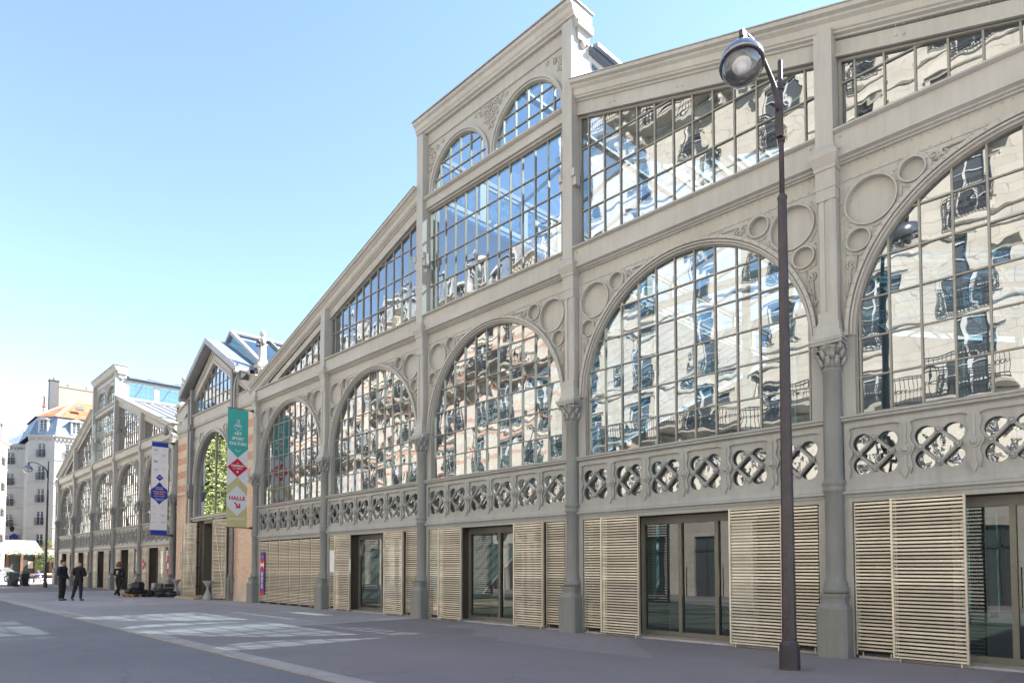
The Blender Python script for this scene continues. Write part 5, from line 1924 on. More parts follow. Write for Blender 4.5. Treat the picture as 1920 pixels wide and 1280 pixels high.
for (u, z, k) in [(-.2, 7.66, 0), (.2, 7.66, 1), (-.2, 7.38, 2), (.18, 7.40, 0), (-.2, 7.02, 3), (.2, 7.0, 1), (-.18, 6.62, 0), (.2, 6.62, 2), (-.25, 4.62, 2), (.18, 4.60, 1), (-.2, 4.22, 2), (.2, 4.22, 0), (.2, 3.86, 0), (-.2, 3.80, 2)]:
    if k == 0:
        ring2(m, P, u, z, .075, .092, PI, 2 * PI, .010, 10); ring2(m, P, u, z, .055, .065, PI, 2 * PI, .010, 10)
        m.add([P(u - .12, z, .010), P(u + .12, z, .010), P(u + .12, z + .016, .010), P(u - .12, z + .016, .010)], [(0, 1, 2, 3)])
    elif k == 1:
        ring2(m, P, u, z, .05, .06, 0, 4.5, .010, 10)
    elif k == 3:
        m.add([P(u - .10, z - .05, .010), P(u + .10, z - .05, .010), P(u + .07, z + .05, .010), P(u - .10, z + .06, .010)], [(0, 1, 2, 3)])
    else:
        for q in range(3):
            a = u - .1 + .07 * q
            m.add([P(a, z + .02 * q, .010), P(a + .05, z + .03 * q, .010), P(a + .05, z + .03 * q + .02, .010), P(a, z + .02 * q + .02, .010)], [(0, 1, 2, 3)])
m.build('line_drawings', BGREY, root, recalc=False)

# narrow vertical programme board on the louvres, red plaque, notices
def flat_board(name, label, cat, x0, x1, y, z0, z1, mat, marks=()):
    m = MB(); m.box(x0, x1, y, y + .02, z0, z1)
    o = m.build(name, mat, None, ((x0 + x1) / 2, y, z0)); tag(o, label, cat)
    return o
def mark(root, polys, y, mat, name):
    m = MB()
    for p in polys:
        m.add([(x - root.location.x, y - root.location.y, z - root.location.z) for x, z in p], [tuple(range(len(p)))])
    return m.build(name, mat, root, recalc=False)
def rect(x0, x1, z0, z1): return [(x0, z0), (x1, z0), (x1, z1), (x0, z1)]
o = flat_board('programme_board', 'narrow purple and red vertical board fixed on the closed louvres beside the entrance pier', 'sign', -27.25, -26.88, -.09, .38, 2.1, BPURP)
cx_ = -27.065
mark(o, [rect(-27.25, -26.88, .38, .52)], -.093, BRED, 'red_panel'); mark(o, [rect(-27.25, -26.88, 1.35, 1.82)], -.093, BRED, 'red_panel')
mark(o, [[(cx_, 1.58), (cx_ - .16, 1.72), (cx_ - .16, 1.44)], [(cx_, 1.58), (cx_ + .16, 1.44), (cx_ + .16, 1.72)], rect(cx_ - .05, cx_ + .05, 1.53, 1.63)] + [rect(cx_ - .10, cx_ + .10, z, z + .022) for z in (.62, .66, .78, .92, .96, 1.06, 1.18, 1.22, 1.9)] + [rect(cx_ - .06, cx_ + .06, z, z + .05) for z in (.70, .84, 1.0, 1.12, 1.26)], -.097, BWHITE, 'white_marks')
o = flat_board('notice_board', 'blank white notice panel on the narrow fixed louvre next to the first glass door', 'sign', -21.52, -21.06, -.09, 1.31, 2.07, BWHITE)
o = flat_board('wall_plaque', 'tall grey glass information plaque on the brick pier left of the portal', 'sign', -37.15, -36.65, -.07, 1.35, 2.30, pm('plaque_grey', (.25, .26, .27), .3))
m = MB(); m.prism([(0, .40), (.22, .8), (0, 1.2), (-.22, .8)], -.01, .01)
o = m.build('lozenge_sign', BRED); o.location = (-43.0, -.20, 1.0); o.scale = (1, 1, .8); tag(o, 'small red lozenge sign with white cross mark on a far pavilion louvre', 'sign')
m = MB(); m.prism([(0, .62), (.10, .8), (0, .98), (-.10, .8)], -.016, -.011); mo = m.build('white_mark', BWHITE, o)
m = MB(); m.box(-.16, .16, -.01, .01, 0, 1.1)
o = m.build('poster', BRED); o.location = (-38.85, -.12, 1.0); tag(o, 'narrow red and white poster at the end of the far pavilion, by the brick pier', 'poster')
m = MB(); m.box(-.12, .12, -.014, -.011, .4, .7); m.build('white_mark', BWHITE, o)

# flood lamps and cameras on the cornice line
def camera_unit(label, loc, rz):
    r = thing('security_camera', label, 'camera', loc, rz)
    m = MB(); m.tube([(0, 0, 0), (0, -.25, .06), (0, -.42, 0), (0, -.45, -.12)], .025, 8); m.build('arm', PAINTL, r)
    m = MB(); m.lathe([(.05, -.12), (.10, -.18), (.16, -.42), (.15, -.46), (.06, -.55), (.01, -.57)], 0, -.45, 12); m.build('dome', PAINTL, r)
camera_unit('grey pendant dome camera on a swan-neck arm above the far brick pier', (-37.9, -.2, 8.95), 0)
m = MB(); m.box(-.10, .10, -.35, 0, -.15, .12); m.prism([(-.12, .12), (.12, .12), (.12, .2), (-.12, .2)], -.38, 0)
o = m.build('flood_lamp', DARKM); o.location = (-28.95, -.02, 9.80); tag(o, 'small dark box flood lamp on the sloping plate left of the corner pillar', 'flood light')
m = MB(); m.tube([(0, 0, 0), (-.28, -.05, .02)], .02, 6); m.tube([(-.28, -.05, .02), (-.38, -.16, .02)], .045, 8); m.tube([(0, 0, 0), (.32, -.1, -.05)], .02, 6); m.tube([(.32, -.1, -.05), (.40, -.22, -.05)], .045, 8); m.tube([(0, -.14, .12), (0, -.28, .12)], .09, 10); m.box(-.05,.05,-.14,0,-.05,.15)
o = m.build('loudspeaker_cluster', DARKM); o.location = (-28.95, .62, 11.35); tag(o, 'dark loudspeakers and camera clamped to the near pinnacle shaft', 'camera cluster')

# ================================================================== street lamps
def street_lamp(label, x, y):
    r = thing('street_lamp', label, 'street lamp', (x, y, 0), 0, 'street lamps along the hall')
    m = MB()
    n = 8
    m.lathe([(.150, -.02), (.145, .02), (.140, .36), (.112, .40), (.106, .42)], 0, 0, n, False, .5)
    m.lathe([(.102, .42), (.080, 3.5), (.064, 7.0), (.070, 7.02), (.072, 7.06), (.045, 7.10)], 0, 0, n, False, .5)
    m.box(-.045, .045, -.106, -.090, .75, 1.10)
    for q in (-1, 1): m.rivet(q * .05, -.128, .08, .014)
    for z in (2.3, 5.2): m.lathe([(.094 - z * .004, z), (.094 - z * .004, z + .03)], 0, 0, n, False, .5)
    m.lathe([(.04, 7.08), (.036, 9.14), (.028, 9.17)], 0, 0, 8)
    m.build('pole', POLE, r)
    m = MB()
    m.box(-.045, .045, -.10, -.03, 7.95, 8.35)
    m.lathe([(.055, 7.9), (.055, 7.95)], 0, 0, 10); m.lathe([(.05, 8.7), (.05, 8.76)], 0, 0, 10)
    pts = [(0, -.06, 8.34), (0, -.09, 8.46), (0, -.15, 8.58), (0, -.24, 8.68), (0, -.36, 8.77), (0, -.50, 8.86), (0, -.66, 8.94), (0, -.84, 8.985), (0, -1.02, 8.97), (0, -1.12, 8.93)]
    m.tube(pts, [.05, .05, .045, .036, .03, .027, .027, .028, .032, .036], 10)
    m.box(-.032, .032, -1.23, -1.12, 8.86, 8.955)
    m.tube([(0, -1.18, 8.90), (0, -1.20, 8.78)], .04, 8)
    m.build('arm', POLE, r)
    T = Matrix.Translation((0, -1.22, 8.46)) @ Matrix.Rotation(rad(-17), 4, 'X') @ Matrix.Rotation(rad(-8), 4, 'Y')
    m = MB(T)
    m.lathe([(.05, .36), (.06, .30), (.14, .27), (.23, .20), (.29, .09), (.305, .0), (.30, -.03), (.285, -.03), (.28, .0), (.20, .16), (.05, .22)], 0, 0, 28)
    m.build('lamp_shade', pm('lamp_shade_metal', (.30, .30, .34), .22, .8) if 'lamp_shade_metal' not in MATS else MATS['lamp_shade_metal'], r)
    m = MB(T)
    m.lathe([(.272, -.02), (.265, -.10), (.225, -.19), (.14, -.25), (.03, -.27)], 0, 0, 28)
    bowl = m.build('glass_bowl', BOWL, r)
    m = MB(T)
    m.lathe([(.272, -.012), (.24, .02), (.19, .07), (.12, .11), (.02, .12)], 0, 0, 24)
    m.build('reflector', STRETCHL, r)
    m = MB(T)
    m.ball((0, 0, -.06), .075, 12, 8, (1, 1, 1.4))
    m.lathe([(.10, .10), (.13, -.02), (.12, -.05)], 0, 0, 20)
    m.build('bulb', BWHITE, r)
    m = MB(T)
    m.lathe([(.285, -.012), (.29, -.035), (.27, -.035), (.268, -.012)], 0, 0, 28)
    for k in range(6):
        a = k * PI / 3
        m.box(.26 * math.cos(a) - .015, .26 * math.cos(a) + .015, .26 * math.sin(a) - .015, .26 * math.sin(a) + .015, -.05, -.02)
    m.build('rim', DARKM, r)
    return r
STRETCHL = pm('lamp_reflector', (.9, .9, .9), .35)
BOWL = glass('lamp_bowl_glass', (.92, .92, .92), .06, 1.5, .0, 1)
street_lamp('tall dark brown street lamp with round glass-bowl head, nearest to the camera on the right', -4.3, -2.12)
street_lamp('distant dark brown street lamp at the far left end of the hall', -58.4, -2.42)

# ================================================================== people
SKIN = pm('skin', (.50, .30, .22), .55, var=.05); NAVYC = pm('cloth_black_navy', (.014, .016, .026), .9, bump=.4, bscale=25); BLACKC = pm('cloth_black', (.012, .011, .013), .9, bump=.4, bscale=25)
TROU = pm('cloth_dark_trousers', (.022, .019, .024), .9, bump=.4, bscale=20); SHOE = pm('shoe_black', (.02, .019, .018), .5); HAIRB = pm('hair_brown', (.045, .024, .014), .7); HAIRR = pm('hair_auburn', (.17, .055, .02), .6); HAIRK = pm('hair_black', (.012, .01, .01), .7)
BLUEC = pm('cloth_navy_hood', (.025, .04, .12), .9); BEIGEC = pm('cloth_beige_collar', (.55, .42, .32), .8); SNEAK = pm('sneaker_white', (.62, .60, .57), .6)
def skin_mesh(pts, edges, rad_, sub=2, root=0):
    """grow one continuous surface over a skeleton; returns a mesh"""
    me = bpy.data.meshes.new('sk')
    me.from_pydata(pts, edges, [])
    ob = bpy.data.objects.new('sk', me); COL.objects.link(ob)
    md = ob.modifiers.new('s', 'SKIN'); md.branch_smoothing = .6; md.use_smooth_shade = True
    bm = bmesh.new(); bm.from_mesh(me)
    lay = bm.verts.layers.skin.verify()
    bm.verts.ensure_lookup_table()
    for i, v in enumerate(bm.verts):
        r = rad_[i] if isinstance(rad_[i], tuple) else (rad_[i], rad_[i])
        v[lay].radius = r
        v[lay].use_root = (i == root)
    bm.to_mesh(me); bm.free()
    s2 = ob.modifiers.new('u', 'SUBSURF'); s2.levels = sub; s2.render_levels = sub
    dg = bpy.context.evaluated_depsgraph_get()
    out = bpy.data.meshes.new_from_object(ob.evaluated_get(dg))
    bpy.data.objects.remove(ob); bpy.data.meshes.remove(me)
    return out
def merge(meshes, voxel, name):
    """fuse several closed surfaces into one continuous mesh"""
    bm = bmesh.new()
    for me in meshes: bm.from_mesh(me)
    me = bpy.data.meshes.new(name); bm.to_mesh(me); bm.free()
    ob = bpy.data.objects.new('mg', me); COL.objects.link(ob)
    r = ob.modifiers.new('r', 'REMESH'); r.mode = 'VOXEL'; r.voxel_size = voxel; r.use_smooth_shade = True
    s = ob.modifiers.new('s', 'SMOOTH'); s.factor = .5; s.iterations = 3
    dg = bpy.context.evaluated_depsgraph_get()
    out = bpy.data.meshes.new_from_object(ob.evaluated_get(dg)); out.name = name
    bpy.data.objects.remove(ob); bpy.data.meshes.remove(me)
    return out
def mesh_obj(me, name, mat, parent):
    me.materials.clear(); me.materials.append(mat)
    o = bpy.data.objects.new(name, me); COL.objects.link(o); o.parent = parent
    for p in me.polygons: p.use_smooth = True
    return o
def mb_mesh(m):
    me = bpy.data.meshes.new('b'); me.from_pydata(m.v, [], m.f); bm = bmesh.new(); bm.from_mesh(me); bmesh.ops.recalc_face_normals(bm, faces=bm.faces); bm.to_mesh(me); bm.free(); return me
def person(label, loc, rz, J, top=BLACKC, legs=TROU, shoes=SHOE, hair=HAIRB, hairstyle='short', h=1.76, slim=1.0, group=None):
    """J: joints in metres for a 1.76 m figure facing -y: pelvis, chest, neck, head, and L/R shoulder elbow wrist hip knee ankle toe"""
    r = thing('person', label, 'person', loc, rz, group)
    k = h / 1.76
    V = {a: Vector(b) * k for a, b in J.items()}
    hd = V['head']
    look = Vector(J.get('look', (0, -1, -.05))).normalized()
    V.pop('look', None)
    # body
    names = ['pelvis', 'waist', 'chest', 'neckb', 'neck', 'head']
    V['waist'] = V['pelvis'].lerp(V['chest'], .45)
    V['neckb'] = V['chest'].lerp(V['neck'], .75)
    pts, ed, ra = [], [], []
    idx = {}
    def addp(n, p, rr, link=None):
        idx[n] = len(pts); pts.append(tuple(p)); ra.append(rr)
        if link is not None: ed.append((idx[link], idx[n]))
    s = slim * k
    addp('pelvis', V['pelvis'], (.135 * s, .105 * s)); addp('waist', V['waist'], (.12 * s, .095 * s), 'pelvis'); addp('chest', V['chest'], (.15 * s, .11 * s), 'waist')
    addp('neckb', V['neckb'], (.07 * s, .065 * s), 'chest'); addp('neck', V['neck'], .052 * k, 'neckb'); addp('head', V['neck'].lerp(hd, .5), .055 * k, 'neck')
    meshes_hand = []
    for sd in 'LR':
        addp('sh' + sd, V['sh' + sd], .062 * s, 'chest'); addp('el' + sd, V['el' + sd], .042 * s, 'sh' + sd); addp('wr' + sd, V['wr' + sd], .027 * k, 'el' + sd)
        addp('hip' + sd, V['hip' + sd], .088 * s, 'pelvis'); addp('kn' + sd, V['kn' + sd], .056 * s, 'hip' + sd); addp('an' + sd, V['an' + sd], .038 * k, 'kn' + sd)
        mid = V['kn' + sd].lerp(V['an' + sd], .3)
        addp('heel' + sd, V['an' + sd] + Vector((0, 0, -.045)) * k, .036 * k, 'an' + sd); addp('toe' + sd, V['to' + sd], (.04 * k, .025 * k), 'heel' + sd)
        d = (V['wr' + sd] - V['el' + sd]).normalized()
        side = d.cross(Vector((0, 1, 0)))
        side = side.normalized() if side.length > .1 else Vector((1, 0, 0))
        up_ = side.cross(d)
        wr = V['wr' + sd]
        hm = MB(); 
        palm = wr + d * .045 * k
        hp, he, hr = [tuple(wr), tuple(palm)], [(0, 1)], [(.026 * k, .018 * k), (.036 * k, .016 * k)]
        meshes_hand.append(skin_mesh(hp + [tuple(wr + d * .085 * k)], [(0, 1), (1, 2)], hr + [(.036 * k, .014 * k)], 1))
        for q, (off, ln) in enumerate(((-.028, .062), (-.010, .072), (.010, .068), (.027, .052))):
            b0 = wr + d * .082 * k + side * off * k
            b1 = b0 + d * ln * .55 * k + up_ * .012 * k
            b2 = b1 + (d * .7 + up_ * .6).normalized() * ln * .5 * k
            meshes_hand.append(skin_mesh([tuple(b0 - d * .015 * k), tuple(b1), tuple(b2)], [(0, 1), (1, 2)], [.0095 * k, .0085 * k, .007 * k], 1))
        b0 = wr + d * .03 * k + side * .02 * k * (1 if sd == 'L' else -1)
        b1 = b0 + (d * .5 + side * (1 if sd == 'L' else -1) * .8).normalized() * .035 * k
        meshes_hand.append(skin_mesh([tuple(b0), tuple(b1), tuple(b1 + d * .03 * k + up_ * .01)], [(0, 1), (1, 2)], [.012 * k, .010 * k, .008 * k], 1))
    body = skin_mesh(pts, ed, ra, 2)
    hm = MB(Matrix.Translation(hd) @ look.to_track_quat('-Y', 'Z').to_matrix().to_4x4() @ Matrix.Scale(k, 4))
    hm.ball((0, .01, .025), .095, 18, 14, (.80, 1.0, 1.12))
    hm.ball((0, -.03, -.045), .065, 14, 10, (.80, .95, 1.0))
    hm.ball((0, -.095, -.012), .017, 8, 6, (.8, 1.1, 1.5))
    hm.ball((0, -.083, -.062), .018, 8, 6, (1.3, .6, .6))
    for sx in (-1, 1):
        hm.ball((sx * .078, .005, -.01), .026, 8, 6, (.4, .8, 1.2))
        hm.ball((sx * .03, -.086, .028), .014, 8, 6, (1.3, .6, .5))
    full = merge([body, mb_mesh(hm)] + meshes_hand, .009 * k, 'person_body')
    mesh_obj(full, 'body', SKIN, r)
    HM = hm.M
    for sx in (-1, 1):
        e = MB(HM); e.ball((sx * .03, -.084, .012), .010, 8, 6); e.build('eye', HAIRK, r)
    # clothes grown off the body surface: each body vertex belongs to its nearest bone
    me0 = r.children[0].data if r.children else full
    import numpy as np
    nv = len(full.vertices)
    co = np.empty(nv * 3); full.vertices.foreach_get('co', co); co = co.reshape(-1, 3)
    no = np.empty(nv * 3); full.vertices.foreach_get('normal', no); no = no.reshape(-1, 3)
    bones = [('spine', V['pelvis'], V['waist']), ('spine', V['waist'], V['chest']), ('spine', V['chest'], V['neckb']), ('neck', V['neckb'].lerp(V['neck'], .35), V['neck']), ('head', V['neck'], hd)]
    for sd in 'LR':
        d = (V['wr' + sd] - V['el' + sd]).normalized()
        bones += [('spine', V['chest'], V['sh' + sd]), ('arm', V['sh' + sd], V['el' + sd]), ('arm', V['el' + sd], V['wr' + sd] - d * .02), ('hand', V['wr' + sd] + d * .01, V['wr' + sd] + d * .16 * k),
                  ('hip', V['pelvis'], V['hip' + sd]), ('leg', V['hip' + sd], V['kn' + sd]), ('leg', V['kn' + sd], V['an' + sd]), ('foot', V['an' + sd] + Vector((0, 0, -.03)), V['to' + sd])]
    best = np.full(nv, 1e9); who = np.zeros(nv, int)
    for i, (nm_, A, B) in enumerate(bones):
        A = np.array(A); B = np.array(B); ab = B - A
        t = np.clip(((co - A) @ ab) / max(1e-9, ab @ ab), 0, 1)
        dd = np.linalg.norm(co - (A + t[:, None] * ab), axis=1)
        mk = dd < best; best[mk] = dd[mk]; who[mk] = i
    kind_ = np.array([bones[i][0] for i in who])
    def shell(keep, off, fold, name, mat):
        m2 = full.copy(); m2.name = name
        f = np.array([noise.noise(Vector((float(p[0]) * 9, float(p[1]) * 9, float(p[2]) * 14))) for p in co])
        c2 = co + no * (off + fold * f)[:, None]
        m2.vertices.foreach_set('co', c2.reshape(-1))
        bm = bmesh.new(); bm.from_mesh(m2); bm.verts.ensure_lookup_table()
        bmesh.ops.delete(bm, geom=[v for v in bm.verts if not keep[v.index]], context='VERTS')
        bm.to_mesh(m2); bm.free()
        mesh_obj(m2, name, mat, r)
    pz = V['pelvis'].z
    sit = abs(V['knL'].z - V['hipL'].z) < .15
    kj = (kind_ == 'spine') | (kind_ == 'arm') | (((kind_ == 'hip') | (kind_ == 'leg')) & (co[:, 2] > pz - (.0 if sit else .10)))
    kt = (kind_ == 'hip') | (kind_ == 'leg') | ((kind_ == 'spine') & (co[:, 2] < pz + .12))
    shell(kt, .018 * k, .012, 'trousers', legs)
    shell(kj, .030 * k * (1 if slim > .95 else .75), .016, 'jacket', top)
    for sd in 'LR':
        an, to = V['an' + sd], V['to' + sd]
        hl = an + Vector((0, 0, -.055)) * k
        d = (to - hl).normalized()
        sh = skin_mesh([tuple(hl - d * .03 * k), tuple(hl.lerp(to, .5)), tuple(to)], [(0, 1), (1, 2)], [(.042 * k, .048 * k), (.046 * k, .04 * k), (.044 * k, .03 * k)], 2)
        mesh_obj(sh, 'shoe', shoes, r)
    hh = MB(HM)
    if hairstyle == 'cap':
        hh.ball((0, .012, .045), .100, 18, 12, (.86, 1.02, .95)); hh.box(-.06, .06, -.17, -.07, .045, .058)
    elif hairstyle == 'bob':
        hh.ball((0, .03, .03), .112, 18, 12, (.95, .98, 1.12)); hh.ball((0, .045, -.07), .10, 16, 10, (1.05, .85, .95))
        for q in range(22):
            a = PI * (-.05 + 1.1 * q / 21)
            hh.tube([(.09 * math.cos(a), .04 + .08 * math.sin(a), .0), (.112 * math.cos(a), .04 + .10 * math.sin(a), -.08), (.10 * math.cos(a), .03 + .09 * math.sin(a), -.155)], [.02, .022, .008], 5)
    else:
        hh.ball((0, .022, .042), .097, 18, 12, (.86, 1.0, 1.06)); hh.ball((0, .05, -.01), .075, 14, 8, (.98, .7, 1.0))
        for q in range(26):
            a = 2 * PI * rr.random(); t = rr.random() * .8
            hh.ball((.075 * math.cos(a) * (1 - t * .3), .022 + .085 * math.sin(a), .07 + .05 * t), .022, 5, 4)
    ho = hh.build('cap' if hairstyle == 'cap' else 'hair', hair, r)
    return r, V, k
STAND = dict(pelvis=(0, 0, .95), chest=(0, .01, 1.30), neck=(0, .0, 1.51), head=(0, -.02, 1.645),
             shL=(.19, 0, 1.43), elL=(.25, .03, 1.14), wrL=(.16, -.16, .98), shR=(-.19, 0, 1.43), elR=(-.25, .03, 1.14), wrR=(-.14, -.18, 1.00),
             hipL=(.095, 0, .90), knL=(.11, -.01, .50), anL=(.12, .02, .10), toL=(.14, -.14, .03), hipR=(-.095, 0, .90), knR=(-.11, -.01, .50), anR=(-.12, .02, .10), toR=(-.14, -.14, .03))
p1 = dict(STAND); p1.update(look=(.15, -1, -.12), wrL=(.08, -.20, .95), wrR=(-.06, -.22, .97), anL=(.10, .03, .10), knL=(.09, -.02, .5), toL=(.12, -.13, .03))
person('man in dark navy sweatshirt and cargo trousers, hands joined, leftmost of the group', (-35.45, -5.52, 0), rad(136), p1, top=NAVYC, h=1.80, slim=1.05)
p2 = dict(STAND); p2.update(look=(.1, -1, -.7), head=(.01, -.07, 1.63), neck=(0, -.02, 1.51), wrL=(.06, -.26, 1.12), elL=(.27, -.04, 1.16), wrR=(-.04, -.26, 1.12), elR=(-.28, -.02, 1.15), knL=(.20, -.02, .50), anL=(.30, .0, .10), toL=(.36, -.16, .03), hipL=(.11, 0, .90))
r, V, k = person('man seen from behind in black cap and jacket with navy hood, looking down', (-35.0, -4.98, 0), rad(-140), p2, top=BLACKC, hair=HAIRK, hairstyle='cap', h=1.76, slim=1.08)
m = MB(); m.ball((0, .045, 1.47 * k), .11, 14, 10, (1.1, .75, .55)); m.build('hood', BLUEC, r)
p3 = dict(STAND); p3.update(look=(.2, -1, -.1), shL=(.165, 0, 1.42), shR=(-.165, 0, 1.42), elL=(.21, .0, 1.16), wrL=(.10, -.20, 1.10), elR=(-.24, .03, 1.17), wrR=(-.12, -.15, 1.02), hipL=(.085, 0, .90), hipR=(-.085, 0, .90),
                         knL=(.075, -.12, .52), anL=(.07, -.20, .10), toL=(.09, -.36, .03), knR=(-.05, .05, .49), anR=(.0, .32, .17), toR=(.0, .22, .05))
r, V, k = person('woman with auburn bob walking away, black jacket with pale print, leggings and white sneakers', (-36.75, -2.98, 0), rad(-130), p3, top=BLACKC, legs=BLACKC, shoes=SNEAK, hair=HAIRR, hairstyle='bob', h=1.72, slim=.90)
m = MB(); m.tube([(.10 * math.cos(a), .02 + .085 * math.sin(a), 1.455) for a in [2 * PI * t / 12 for t in range(13)]], .035, 8); m.build('collar', BEIGEC, r)
m = MB(); m.tube([(.085 * math.cos(a), .015 + .07 * math.sin(a), 1.50) for a in [2 * PI * t / 12 for t in range(13)]], .03, 8); m.build('scarf', BLUEC, r)
m = MB()
for (a, b, c, d) in ((-.05, .05, 1.20, 1.235), (-.06, -.01, 1.25, 1.29), (.01, .06, 1.25, 1.29), (-.03, .03, 1.14, 1.165), (-.02, .02, 1.30, 1.33)):
    m.add([(a, .152 * .9 + .012, c), (b, .152 * .9 + .012, c), (b * 1.1, .152 * .9 + .012, d), (a * 1.1, .152 * .9 + .012, d)], [(0, 1, 2, 3)])
m.build('back_print', pm('pale_print', (.62, .60, .40), .8), r, recalc=False)

# ================================================================== pallet, bags and cases by the far pavilion
BAGB = pm('bag_black', (.016, .016, .02), .6, bump=.5, bscale=12); BAGG = pm('bag_grey', (.20, .215, .24), .8, bump=.5, bscale=10); CASE = pm('case_shell', (.02, .02, .022), .35); ALU = pm('aluminium_case', (.45, .45, .45), .35, .7)
PALW = pm('pallet_wood', (.42, .25, .12), .8, var=.3, vscale=8)
m = MB()
for k in range(7): m.box(-.60 + k * .175, -.60 + k * .175 + .12, -.42, .42, .125, .145)
for y in (-.40, -.05, .30):
    m.box(-.60, .58, y, y + .10, .10, .125); m.box(-.60, .58, y, y + .10, 0, .02)
    for x in (-.60, -.07, .46): m.box(x, x + .12, y, y + .10, .02, .10)
o = m.build('pallet', PALW); o.location = (-37.45, -2.05, 0); o.rotation_euler = (0, 0, rad(8)); tag(o, 'pale wooden pallet lying on the paving under the heap of bags', 'pallet')
def soft_bag(name, label, loc, sz, mat, rz=0, seed=1, straps=True, cat='bag'):
    r = thing(name, label, cat, loc, rz)
    m = MB(); m.ball((0, 0, 0), 1, 40, 28)
    rs = random.Random(seed)
    o_ = Vector((rs.random() * 9, rs.random() * 9, rs.random() * 9))
    v2 = []
    for x, y, z in m.v:
        p = Vector((x, y, z))
        q = [math.copysign(abs(t) ** .55, t) for t in p]
        n = noise.noise(p * 1.3 + o_); n2 = noise.noise(p * 3.5 + o_); n3 = abs(noise.noise(p * 6 + o_))
        f = .5 * (1 + .28 * n + .12 * n2 - .14 * n3)
        zz = (q[2] * .5 * (1 + .35 * n + .2 * n2) + .5)
        sag = 1 + .18 * max(0, .6 - zz)
        v2.append((q[0] * sz[0] * f * sag, q[1] * sz[1] * f * sag, max(0, zz) * sz[2] * (1 - .18 * n3)))
    m.v = v2
    m.build('bag_body', mat, r)
    if straps:
        s = MB()
        for y in (-sz[1] * .2, sz[1] * .2):
            s.tube([(-sz[0] * .25, y, sz[2] * .92), (-sz[0] * .12, y, sz[2] * 1.12), (sz[0] * .12, y, sz[2] * 1.12), (sz[0] * .25, y, sz[2] * .92)], .018, 6)
        s.build('strap', BAGG if mat is BAGB else BAGB, r)
        s = MB(); s.box(-sz[0] * .35, sz[0] * .35, -.01, .01, sz[2] * 1.0, sz[2] * 1.03); s.build('zip', DARKM, r)
    return r
soft_bag('holdall', 'large black holdall lying low on the left half of the pallet', (-37.75, -2.15, .145), (.58, .5, .26), BAGB, .3, 1)
soft_bag('rucksack', 'dark blue-black rucksack slumped on the right half of the pallet', (-37.1, -2.0, .145), (.58, .5, .26), NAVYC, -.2, 2)
soft_bag('rucksack', 'black bulging rucksack crowning the heap on the pallet', (-37.25, -2.0, .38), (.55, .42, .36), BAGB, .5, 3)
soft_bag('jacket_bundle', 'grey jacket thrown over the top left of the bag heap', (-37.65, -2.1, .38), (.40, .36, .30), BAGG, 1.0, 4, False, 'jacket')
soft_bag('holdall', 'small grey-strapped holdall on the ground left of the pallet', (-38.3, -2.1, 0), (.4, .4, .34), BAGG, .9, 5)
def case(name, label, loc, sz, mat, rz=0, cat='case'):
    r = thing(name, label, cat, loc, rz)
    m = MB()
    x, y, z = sz[0] / 2, sz[1] / 2, sz[2]
    c = .03
    m.prismz([(-x + c, -y), (x - c, -y), (x, -y + c), (x, y - c), (x - c, y), (-x + c, y), (-x, y - c), (-x, -y + c)], .0, z)
    m.build('shell', mat, r)
    t = MB()
    t.box(-x - .006, x + .006, -y - .006, y + .006, z * .68, z * .72)
    for sx in (-.55, .55): t.box(sx * x - .03, sx * x + .03, -y - .02, -y - .006, z * .62, z * .78)
    t.build('trim_band', ALU, r)
    t = MB(); t.tube([(-.09, -y - .008, z * .5), (-.08, -y - .05, z * .5), (.08, -y - .05, z * .5), (.09, -y - .008, z * .5)], .012, 6); t.build('handle', DARKM, r)
    return r
case('flight_case', 'upright silver-grey equipment case standing behind the black bags', (-37.9, -.92, 0), (.52, .42, .66), ALU, .05)
case('flight_case', 'upright black case between the silver case and the pillar', (-37.1, -.85, 0), (.42, .4, .62), CASE, .1)
case('flight_case', 'upright black case closest to the brick pier plinth', (-36.5, -.80, 0), (.46, .4, .64), CASE, -.1)
soft_bag('holdall', 'long black soft case lying in front of the silver case', (-37.2, -1.55, 0), (.95, .5, .34), BAGB, .15, 7)
soft_bag('holdall', 'black soft case lying in the middle of the row of bags', (-36.3, -1.25, 0), (.85, .45, .32), BAGB, -.1, 8)
case('hard_case', 'low black hard case at the right end of the row of bags', (-35.6, -.95, 0), (.56, .36, .30), CASE, .0)
case('hard_case', 'flat black case with grey-green sheen lying on top of the bags', (-36.4, -1.28, .33), (.6, .32, .14), pm('case_greenish', (.06, .07, .06), .3), .12)

# cocktail tables and entrance ramp
STRETCH = pm('grey_stretch_cover', (.33, .33, .345), .8)
def cocktail(label, x, y):
    r = thing('cocktail_table', label, 'high table', (x, y, 0), 0, 'hourglass tables at the portal')
    m = MB(); m.lathe([(.215, 0), (.195, .08), (.14, .27), (.065, .45), (.05, .51), (.062, .57), (.14, .74), (.215, .84)], 0, 0, 28); m.build('stretch_cover', STRETCH, r)
    m = MB(); m.lathe([(.22, .84), (.232, .848), (.232, .862), (.21, .868)], 0, 0, 28); m.build('table_top', STRETCH, r)
cocktail('grey hourglass cocktail table left of the portal ramp', -35.9, -.62)
cocktail('grey hourglass cocktail table right of the portal ramp', -31.35, -.72)
m = MB(); m.add([(-1.5, -.62, 0), (1.2, -.62, 0), (1.2, .45, 0), (-1.5, .45, 0), (-1.5, -.50, .10), (1.2, -.50, .10), (1.2, .45, .13), (-1.5, .45, .13)], [(0, 3, 2, 1), (4, 5, 6, 7), (0, 1, 5, 4), (1, 2, 6, 5), (2, 3, 7, 6), (3, 0, 4, 7)])
o = m.build('entrance_ramp', WOOD); o.location = (-33.2, -.50, .004); tag(o, 'low plywood ramp lying in front of the open portal', 'ramp')

